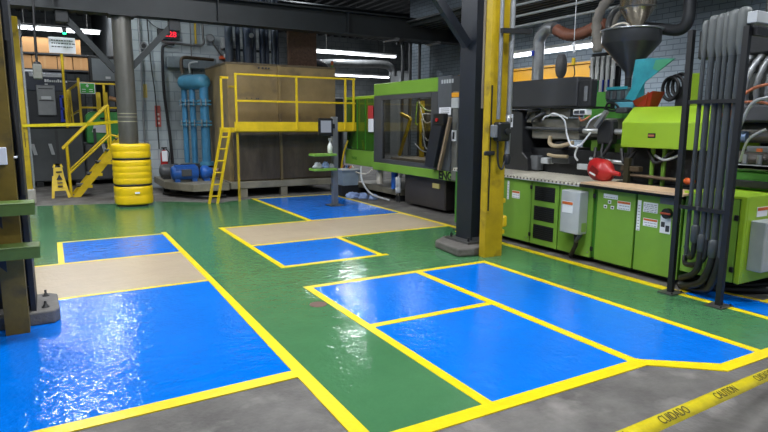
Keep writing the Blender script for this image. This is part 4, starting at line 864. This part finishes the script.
# green injection cover
cv = MB().prism([(5.60,1.28),(6.6,1.28),(6.6,1.72),(5.95,1.73),(5.60,1.555)], 3.45, 4.42, 'y')
for i, v in enumerate(cv.v):
    if v.y > 4.4 and v.x > 5.7: cv.v[i].y = 4.56
cv.build('green_cover', LIMEB, t, bevel=.008)
MB().box(5.592,5.60,3.99,4.08,1.39,1.44,b=.003).build('cover_badge', BLACK, t); MB().box(5.588,5.592,4.00,4.07,1.405,1.425).build('badge_print', REDHOSE, t)
MB().box(5.8,6.6,3.45,4.5,.95,1.28,b=.02).build('drive_unit', DARK, t); MB().box(6.0,6.1,4.3,4.4,1.1,1.27).build('link', DGREY, t)
for y in (4.09,3.95,4.35): MB().cyl((5.72,y,.86),(5.72,y,1.28),.024,n=10).build('green_post', LIME if y<4.2 else DGREY, t)
MB().cyl((5.66,4.4,.97),(5.66,3.62,.96),.02,n=10).build('brown_pipe', mat('brown_pipe2','#7d6a55',.45,.3), t); MB().lathe((5.66,3.56,.96),[(.03,0),(.036,.02),(.036,.08),(.02,.1)],10,axis='y').build('orange_plug', mat('orange_cap2','#d8602a',.4), t)
MB().box(5.62,5.7,4.18,4.42,1.01,1.07,b=.008).build('brown_block', mat('brown_block','#5a4e3a',.5,noise=.3), t); MB().box(5.6,5.65,4.3,4.36,.88,1.16).build('stand', mat('stand_olive','#3f3e2a',.5,noise=.3), t)
# barrel side behind the rack
MB().cyl((6.0,3.42,1.46),(6.0,2.75,1.46),.10,n=20).build('barrel', mat('barrel_steel','#7d7a75',.4,.5,noise=.3), t); MB().cyl((5.9,3.7,1.42),(5.9,3.2,1.42),.055,n=14).build('blue_cylinder', mat('cylinder_blue','#7d93b5',.35,.4), t)
MB().cyl((5.95,3.4,1.20),(5.95,2.72,1.20),.085,n=18).build('lower_barrel', mat('barrel_dark','#5d5853',.45,.4,noise=.3), t)
MB().box(5.7,6.4,2.78,3.32,.93,1.10,b=.015).build('green_pump_block', DGREEN, t); MB().box(5.66,5.7,2.8,3.2,.95,1.02,b=.01).build('valve_block', DARK, t)
for y in (2.85,2.98,3.11): MB().cyl((5.72,y,1.17),(5.72,y,1.26),.025,n=10).build('valve_cap', ALU, t); MB().box(5.66,5.72,2.75,3.25,1.12,1.17,b=.01).build('pale_bracket', LGREY, t)
MB().box(5.75,6.5,2.74,3.4,1.56,1.72,b=.02).build('motor_block', DGREY, t); MB().box(5.7,5.78,2.9,3.1,1.28,1.34,b=.01).build('valve_block', MGREY, t); MB().box(5.69,5.7,2.95,3.0,1.29,1.32).build('orange_label', ORANGE, t)
for k in range(6):
    y = 3.33-.1*k; MB().tube([(5.85,y,1.72),(5.80,y-.02,1.95),(5.88,y-.06,2.15),(6.1,y-.05,2.22)],.032,rings=9).build('corrugated_hose', GALV, t)
MB().box(5.9,6.6,2.7,3.8,2.2,2.5,b=.02).build('cable_tray', DARK, t)
for pts, r, m_ in (([(5.6,3.25,1.55),(5.5,3.1,1.76),(5.46,2.95,1.86),(5.5,2.78,1.9)],.014,REDHOSE),([(5.6,3.2,1.3),(5.48,3.06,1.5),(5.44,2.95,1.72),(5.46,2.8,1.78)],.016,LGREY),
                   ([(5.6,3.3,1.62),(5.5,3.15,1.72),(5.5,2.95,1.74),(5.55,2.78,1.7)],.012,REDHOSE),([(5.62,3.1,1.2),(5.5,2.98,1.4),(5.52,2.85,1.5)],.012,LGREY)):
    MB().tube(pts, r).build('hose', m_, t)
# green block behind
gb = thing('green_cabinet', 'dark green cabinet behind the hoppers of the near machine', 'cabinet', (6.9,5.6,0)); MB().box(6.7,7.1,5.30,5.95,0,1.97,b=.01).build('body', mat('cabinet_green','#4c9335',.45,noise=.15), gb); MB().box(6.69,6.70,5.78,5.86,1.9,1.94).build('label', WHITE, gb)
gb2 = thing('green_post_panel', 'upright bright green panel seen between the brick wall and the pipe rack', 'panel', (7.2,4.7,0)); MB().box(7.0,7.06,4.44,4.62,0,2.16,b=.006).build('panel', LIMEB, gb2)
hr = thing('hose_reel', 'coil of black hose hanging in front of the brick wall right of the teal funnel', 'hose', (6.95,4.75,1.6))
for k in range(3):
    pts = [(6.9+.04*k, 4.76+.11*math.cos(a)-.04*k, 1.98+.14*math.sin(a)+.02*k) for a in [PI*2*i/12 for i in range(13)]]
    MB().tube(pts, .022).build('coil', RUBBER, hr)
MB().box(6.93,6.99,4.6,4.7,0,2.0).build('stand', DARK, hr)
# red scoop funnel on plywood
rf = thing('red_funnel', 'red plastic drum shaped funnel lying on the ribbed deck and plywood', 'funnel', (5.4,4.4,.905))
m = MB().lathe((0,0,0), [(.06,-.12),(.115,-.115),(.128,-.09),(.13,.0),(.13,.05),(.118,.075),(.05,.12),(.03,.14),(.026,.20),(.02,.235)], 24, axis='y')
for v in m.v: 
    y, z = v.y, v.z; a = .10; v.y = -(y*math.cos(a)-z*math.sin(a)); v.z = (y*-math.sin(a)+z*math.cos(a))
    v += Vector((5.36,4.45,1.02))
    if v.z < .907: v.z = .907
m.build('funnel_body', RED, rf)
MB().bar((5.235,4.50,1.06),(5.235,4.40,1.0),.02,.05).build('recess_print', mat('dark_red_recess','#7c1414',.5), rf); MB().bar((5.238,4.52,1.0),(5.238,4.44,.97),.012,.02).build('recess_print', PAPER, rf)

# ---------------------------------------------------------------- hoppers above
hp = thing('material_hopper', 'large dark cone hopper with bright rim standing over the near green machine', 'hopper', (6.3,4.9,1.72))
MB().lathe((6.3,4.93,0), [(.04,2.10),(.05,2.17),(.335,2.50),(.345,2.52),(.345,2.66)], 32).build('cone', mat('hopper_grey','#4c4e51',.28,.5,noise=.2,nscale=3), hp)
MB().lathe((6.3,4.93,0), [(.345,2.655),(.365,2.66),(.365,2.675),(.335,2.68)], 32).build('rim', ALU, hp)
MB().cyl((6.3,4.93,1.95),(6.3,4.93,2.12),.04,n=12).build('throat', DARK, hp)
MB().box(6.16,6.5,4.82,5.14,1.80,1.98,b=.015).build('blender_body', mat('blender_teal_grey','#5c7275',.4,.2,noise=.3,nscale=6), hp)
MB().box(6.2,6.45,4.86,5.1,1.72,1.80,b=.01).build('mount', DARK, hp)
for y in (4.88,5.0,5.1): MB().box(6.13,6.17,y-.03,y+.02,1.84,1.94,b=.005).build('valve', DGREY, hp)
MB().box(6.14,6.16,4.82,5.12,1.955,1.99).build('teal_edge', TEAL, hp)
MB().tube([(6.2,5.2,2.68),(6.2,5.12,2.74),(6.25,5.0,2.76),(6.3,4.95,2.7)],.012).build('clamp_handle', WHOSE, hp)
h2 = thing('steel_cone_hopper', 'shiny stainless cone hopper hanging above the large dark hopper', 'hopper', (6.35,4.92,2.69))
MB().lathe((6.38,4.93,0), [(.05,2.70),(.20,2.92),(.21,2.94),(.21,3.5)], 32).build('cone', mat('stainless','#b9aE9c',.22,.9,noise=.15,nscale=3,stretch=(1,1,4)), h2)
MB().cyl((6.38,4.93,2.64),(6.38,4.93,2.70),.07,n=14).build('spout', GALV, h2)
MB().lathe((6.38,4.93,2.93), [(.213,0),(.216,.015)], 32).build('band', STEEL, h2)
tf = thing('teal_funnel', 'teal plastic funnel sheet opening to the right under the hopper', 'funnel', (6.3,4.6,1.78))
MB().prism([(4.57,2.27),(4.38,2.27),(4.07,2.24),(4.27,2.11),(4.42,2.01),(4.48,1.92),(4.55,1.8),(4.67,1.83),(4.6,1.95),(4.585,2.13)], 5.94, 5.952, 'x').build('flared_sheet', TEAL, tf)
MB().prism([(4.30,2.245),(4.07,2.24),(4.25,2.12),(4.33,2.15)], 5.932, 5.94, 'x').build('green_edge', TEALG, tf)
MB().prism([(4.66,1.82),(4.59,1.95),(4.57,2.13),(4.55,2.13),(4.56,1.95),(4.56,1.82)], 5.952, 6.12, 'x').build('side_flap', TEAL, tf)
MB().box(6.1,6.2,4.68,4.95,1.72,1.80,b=.01).build('base_channel', mat('pale_blue_channel','#5fa9c0',.4), tf)
rd = thing('red_scoop', 'translucent red plastic scoop lying on the bright green machine cover', 'scoop', (6.1,4.6,1.735))
MB().hexa([(5.96,4.54,1.735),(5.96,4.35,1.735),(6.12,4.36,1.735),(6.12,4.54,1.735),(5.9,4.54,1.80),(5.88,4.27,1.90),(6.14,4.30,1.90),(6.12,4.5,1.88)]).build('scoop_body', DRED, rd)
MB().bar((5.885,4.33,1.89),(5.955,4.40,1.745),.015,.015).build('rib', RED, rd)
ph = thing('loop_valve', 'black looped handle valve in front of the teal and red plastic parts', 'valve', (5.9,4.8,1.7)); MB().tube([(5.9,4.92,1.72),(5.88,4.86,1.78),(5.88,4.76,1.77),(5.9,4.72,1.71),(5.88,4.8,1.69),(5.9,4.92,1.72)],.014).build('loop', BLACK, ph); MB().box(5.88,6.0,4.60,4.76,1.66,1.73,b=.015).build('body', DGREY, ph)

# ducts and hoses overhead right
wire('flex_hose', 'thick grey corrugated hose hanging behind the hopper, front one of the pair', [(6.7,5.78,2.52),(6.7,5.80,2.72),(6.7,5.82,2.95),(6.72,5.72,3.15),(6.8,5.5,3.35),(6.9,5.3,3.7)], .075, FLEX, 'hose', n=12, rings=14)
wire('flex_hose', 'thick grey corrugated hose hanging behind the hopper, rear one of the pair', [(6.85,5.74,2.66),(6.85,5.70,2.85),(6.85,5.58,3.05),(6.9,5.4,3.18),(7.0,5.2,3.3)], .06, FLEX, 'hose', n=12, rings=18)
wire('curved_pipe', 'dark curved pipe arching beside the grey corrugated hoses', [(6.5,5.42,2.68),(6.5,5.45,2.85),(6.5,5.35,3.0),(6.55,5.15,3.04),(6.7,4.95,3.1)], .04, STEEL)
d = thing('silver_elbow_duct', 'silver elbow duct rising from the dark cover and bending right', 'duct', (6.8,7.0,0))
MB().tube([(6.8,7.02,.02),(6.8,7.02,1.5),(6.8,7.02,2.6),(6.8,7.0,2.85),(6.8,6.85,2.98),(6.8,6.7,2.96)],.092,n=14).build('elbow', DUCT, d); MB().box(6.68,6.69,7.0,7.06,2.58,2.66).build('blue_label', COBALT, d)
wire('brown_flex_duct', 'brown red corrugated duct running level right from the silver elbow', [(6.8,6.68,2.95),(6.8,6.45,2.84),(6.8,6.2,2.82),(6.8,5.9,2.88),(6.8,5.75,2.9)], .09, COPPER, 'duct', n=12, rings=15)
mf = thing('grey_muffler', 'ribbed grey exhaust filter standing behind the dark machine cover', 'filter', (6.8,6.53,0)); MB().cyl((6.8,6.53,0),(6.8,6.53,2.28),.04,n=10).build('pipe', DGREY, mf)
MB().lathe((6.8,6.53,2.22), [(.04,0),(.07,.04),(.085,.1),(.085,.24),(.07,.3),(.05,.34)], 16).build('filter_body', mat('muffler','#5b5c5f',.5,noise=.4,nscale=14), mf)
t = thing('hanging_tag_cord', 'thin white cord with a white tag hanging from the roof above the dark cover', 'cord', (6.3,5.84,2.5))
MB().cyl((6.3,5.84,2.66),(6.3,5.84,3.66),.006,n=6).build('cord', WHITE, t); MB().hexa([(6.29,5.80,2.50),(6.29,5.84,2.48),(6.30,5.84,2.48),(6.30,5.80,2.50),(6.29,5.82,2.64),(6.29,5.87,2.62),(6.30,5.87,2.62),(6.30,5.82,2.64)]).build('tag', PAPER, t)
MB().box(6.28,6.31,5.80,5.85,2.32,2.42,b=.005).build('yellow_pull', SAFE, t); MB().tube([(6.3,5.82,2.32),(6.28,5.78,2.2),(6.3,5.85,2.12)],.008).build('wire', RUBBER, t)
t = thing('crane_rail', 'wide yellow crane beam running along the brick wall', 'beam', (9.1,7,2.1))
MB().box(9.0,9.06,7.75,12,2.08,2.68).box(8.95,9.12,7.75,12,2.66,2.70).box(8.95,9.12,7.75,12,2.40,2.43).build('beam', mat('crane_yellow','#b8860e',.5,noise=.2,nscale=3), t)
for y in (8,11.8): MB().box(9.06,9.4,y,y+.1,2.1,2.25).build('bracket', mat('crane_yellow','#b8860e'), t)
t = thing('tube_manifold', 'rack of pale vertical flow tubes with green and blue marks left of the hopper', 'manifold', (7.5,6.3,0))
MB().box(7.56,7.6,6.08,6.62,1.85,2.62).build('back_plate', DARK, t); MB().box(7.5,7.56,6.08,6.62,2.40,2.44).build('cross_bar', STEEL, t); MB().box(7.54,7.62,6.3,6.36,0,1.86).build('stand', DARK, t)
for k in range(5):
    y = 6.55-.1*k; MB().cyl((7.5,y,1.9),(7.5,y,2.56),.032,n=10).build('tube', WHITE, t); MB().cyl((7.49,y-.035,1.95),(7.49,y-.035,2.2),.014,n=8).build('mark', [mat('green_mark','#2f9a5c',.4),mat('green_mark','#2f9a5c',.4),COBALT,COBALT,MGREY][k], t)
    MB().cyl((7.49,y,1.92),(7.49,y,2.2),.032,n=10).build('white_sleeve', WHITE, t)
wire('overhead_pipe', 'thick dark overhead pipe curving down behind the rack at upper right', [(6.7,5.1,2.76),(6.7,4.8,2.70),(6.7,4.58,2.66),(6.7,4.47,2.74),(6.7,4.46,3.0),(6.7,4.46,3.65)], .07, mat('dull_pipe','#3b3d40',.4,.3), n=12)
t = thing('steel_beam', 'dark roof beam at upper right over the brick wall', 'beam', (7.6,5,2.85)); MB().box(7.0,9.38,3.55,3.8,3.0,3.3).build('girder', BEAM, t)
for k, (x, z, r) in enumerate(((6.6,3.2,.07),(6.9,3.35,.05),(7.2,3.3,.09),(6.4,3.42,.04))):
    wire('roof_pipe', ('lowest','thin second','thick rear','highest')[k]+' grey pipe running under the roof deck at upper right', [(x,4.4,z),(x,3.0,z),(x,1.2,z)], r, STEEL if k%2 else DGREY, sub=1)
t = thing('machine_tower', 'dark cluttered machine tower behind the top of the pipe rack', 'machine', (7.1,3.3,0)); MB().box(6.95,7.9,2.2,3.9,0,2.7,b=.03).build('body', DARK, t)
for k in range(5): MB().cyl((6.9,2.45+.3*k,1.2),(6.9,2.45+.3*k,2.95),.045,n=10).build('cylinder', STEEL, t)
MB().box(6.88,6.95,2.3,3.8,1.9,2.1,b=.01).box(6.9,6.95,2.4,3.6,1.4,1.6,b=.01).build('clamp_plates', MGREY, t)

for k, (x, z) in enumerate(((7.2,3.55),(7.2,3.36),(7.25,3.2))):
    wire('roof_pipe', ('upper','middle','lower')[k]+' of three long pale pipes under the roof deck above the dark cover', [(x,9.2,z),(x,6,z),(x,1.5,z)], .022, LGREY, sub=1)
# ---------------------------------------------------------------- pipe rack
t = thing('pipe_stand', 'tall black steel frame holding six grey pipes in front of the near machine', 'rack', (4.87,2.96,0))
for y, y2 in ((2.74,2.73),(3.19,3.20)):
    MB().bar((4.87,y,.012),(4.87,y2,2.34 if y>3 else 2.31),.045,.045,up=(1,0,0)).build('post', BLACK, t); MB().box(4.78,4.96,y-.075,y+.075,.005,.014).build('foot_plate', STEEL, t)
    for sx in (-.07,.07): MB().cyl((4.87+sx,y-.06,.014),(4.87+sx,y-.06,.026),.008,n=6).build('bolt', BLACK, t)
for z in (.81,1.73): MB().box(4.855,4.885,2.74,3.19,z-.016,z+.016).build('cross_bar', BLACK, t)
MB().cyl((4.87,3.0,.8),(4.87,3.0,.83),.02,n=6).build('bolt', STEEL, t)
MB().box(4.86,7.2,2.66,2.74,2.33,2.42,b=.005).build('top_arm', LGREY, t); MB().box(4.9,7.2,2.67,2.73,2.24,2.30).build('lower_arm', DARK, t)
PG = mat('pipe_grey','#464b4e',.42,.2,noise=.2,nscale=4); SG = mat('sleeve_grey','#565a59',.5,noise=.15,nscale=5)
for k, (y, r, top) in enumerate(((3.10,.026,2.41),(3.03,.036,2.44),(2.965,.034,2.445),(2.915,.028,2.45),(2.855,.042,2.46),(2.785,.042,2.47))):
    low = (.38,.52,.45,.55,.42,.40)[k]; x = 4.91
    MB().cyl((x,y,low),(x,y,2.2),r*.72,n=12).build('pipe', PG, t)
    MB().lathe((x,y,0), [(r*.74,2.10),(r*1.22,2.18),(r*1.22,top-.04),(r*1.0,top-.012),(r*.5,top)], 16).build('top_sleeve', SG, t)
    if k in (1,2,4): MB().lathe((x,y,0), [(r*.75,low-.02),(r*1.05,low),(r*1.05,low+.12),(r*.75,low+.14)], 14).build('fitting', PG, t)
for k, (pts, r) in enumerate((([(4.91,3.03,.5),(4.93,3.05,.38),(5.0,3.12,.34),(5.06,3.2,.42)],.022),([(4.91,2.965,.45),(4.92,2.98,.3),(4.96,3.05,.2),(5.02,3.2,.12)],.028),
                 ([(4.91,2.915,.55),(4.92,2.93,.40),(4.95,3.02,.30),(5.0,3.15,.27),(5.06,3.2,.33)],.024),
                 ([(4.91,2.855,.44),(4.92,2.88,.3),(4.97,2.98,.14),(5.04,3.16,.05),(5.10,3.25,.04)],.032),([(4.91,2.785,.42),(4.93,2.82,.28),(5.0,2.92,.10),(5.06,3.05,.045),(5.08,3.24,.04)],.034))):
    MB().tube(pts, r, n=10).build('hose', RUBBER, t)
for i, (pts, r, l) in enumerate((([(5.10,3.22,.035),(5.3,3.14,.035),(5.5,2.98,.04),(5.75,2.86,.04),(6.2,2.8,.05)],.03,'rear one of the black floor hoses beside the small blue patch'),
                              ([(5.06,3.10,.035),(5.25,3.04,.035),(5.45,2.86,.035),(5.7,2.72,.035),(6.2,2.66,.035)],.032,'front one of the black floor hoses beside the small blue patch'),
                              ([(5.14,3.3,.09),(5.35,3.18,.08),(5.55,3.0,.11),(5.75,2.75,.22),(5.85,2.6,.5)],.022,'thin black cable rising to the grey end box of the near machine'))):
    wire('floor_hose', l, pts, r, RUBBER, 'hose', n=10)

# ---------------------------------------------------------------- caution tape in the foreground
tp = thing('caution_tape', 'yellow caution tape with black printed words crossing the near right corner', 'tape', (2.0,1.3,.37))
def tp_pt(x): # centre line of the tape, slightly sagging
    return Vector((x, 1.295+.186*(x-1.847), .394-.14*(x-1.847)))
TW = .068; tilt = .28
tu = Vector((0, math.cos(tilt), math.sin(tilt)))   # across the tape
m = MB(); n = 40; vs = []
for i in range(n+1):
    x = 1.2+3.0*i/n; c_ = tp_pt(x)
    w_ = .03*math.sin(x*5)
    u_ = (tu+Vector((0,0,w_))).normalized()
    for s2 in (-.5, .5):
        vs.append(c_+u_*(TW*s2)); 
    vs.append(c_+u_*(TW*.15)+Vector((0,-.005,.004)))
fs = []
for i in range(n):
    a = i*3; b2 = a+3
    fs += [(a, b2, b2+2, a+2), (a+2, b2+2, b2+1, a+1)]
o = m.add(vs, fs, 0, True).build('tape_strip', TAPE, tp)
sol = o.modifiers.new('thick', 'SOLIDIFY'); sol.thickness = .0008
zd = Vector((1,.186,-.14)).normalized().cross(tu)
for txt, x in (('CAUTION',1.64),('CUIDADO',2.16),('CAUTION',2.72),('CUIDADO',3.26)):
    c_ = tp_pt(x)+tu*(-.002)+zd*.008
    words('tape_lettering', txt, .058, c_, (1,.186,-.14), tu, mat('worn_ink','#4f4a1e',.6), tp, .0006)

# ---------------------------------------------------------------- groups of repeats
GR = {'rag':'crumpled rags by the terminal post', 'high_bay_light':'high bay lights under the roof', 'strip_light':'bright tube lights', 'roof_pipe':'pipes under the roof at right',
      'floor_hose':'black hoses lying on the floor', 'knee_brace':'diagonal braces on the columns', 'wall_conduit':'conduits on the block wall', 'silver_rod':'silver rods under the long beam',
      'riser_pipe':'grey riser pipes above the far green machine', 'vertical_pipe':'thin vertical pipes beside the yellow column', 'flex_hose':'grey corrugated hoses behind the hopper',
      'bracket_shelf':'green shelf arms on the left column', 'steel_beam':'dark steel roof beams', 'green_machine':'green moulding machines'}
for o in bpy.data.objects:
    k = o.name.split('.')[0]
    if o.parent is None and k in GR and 'group' not in o: o['group'] = GR[k]
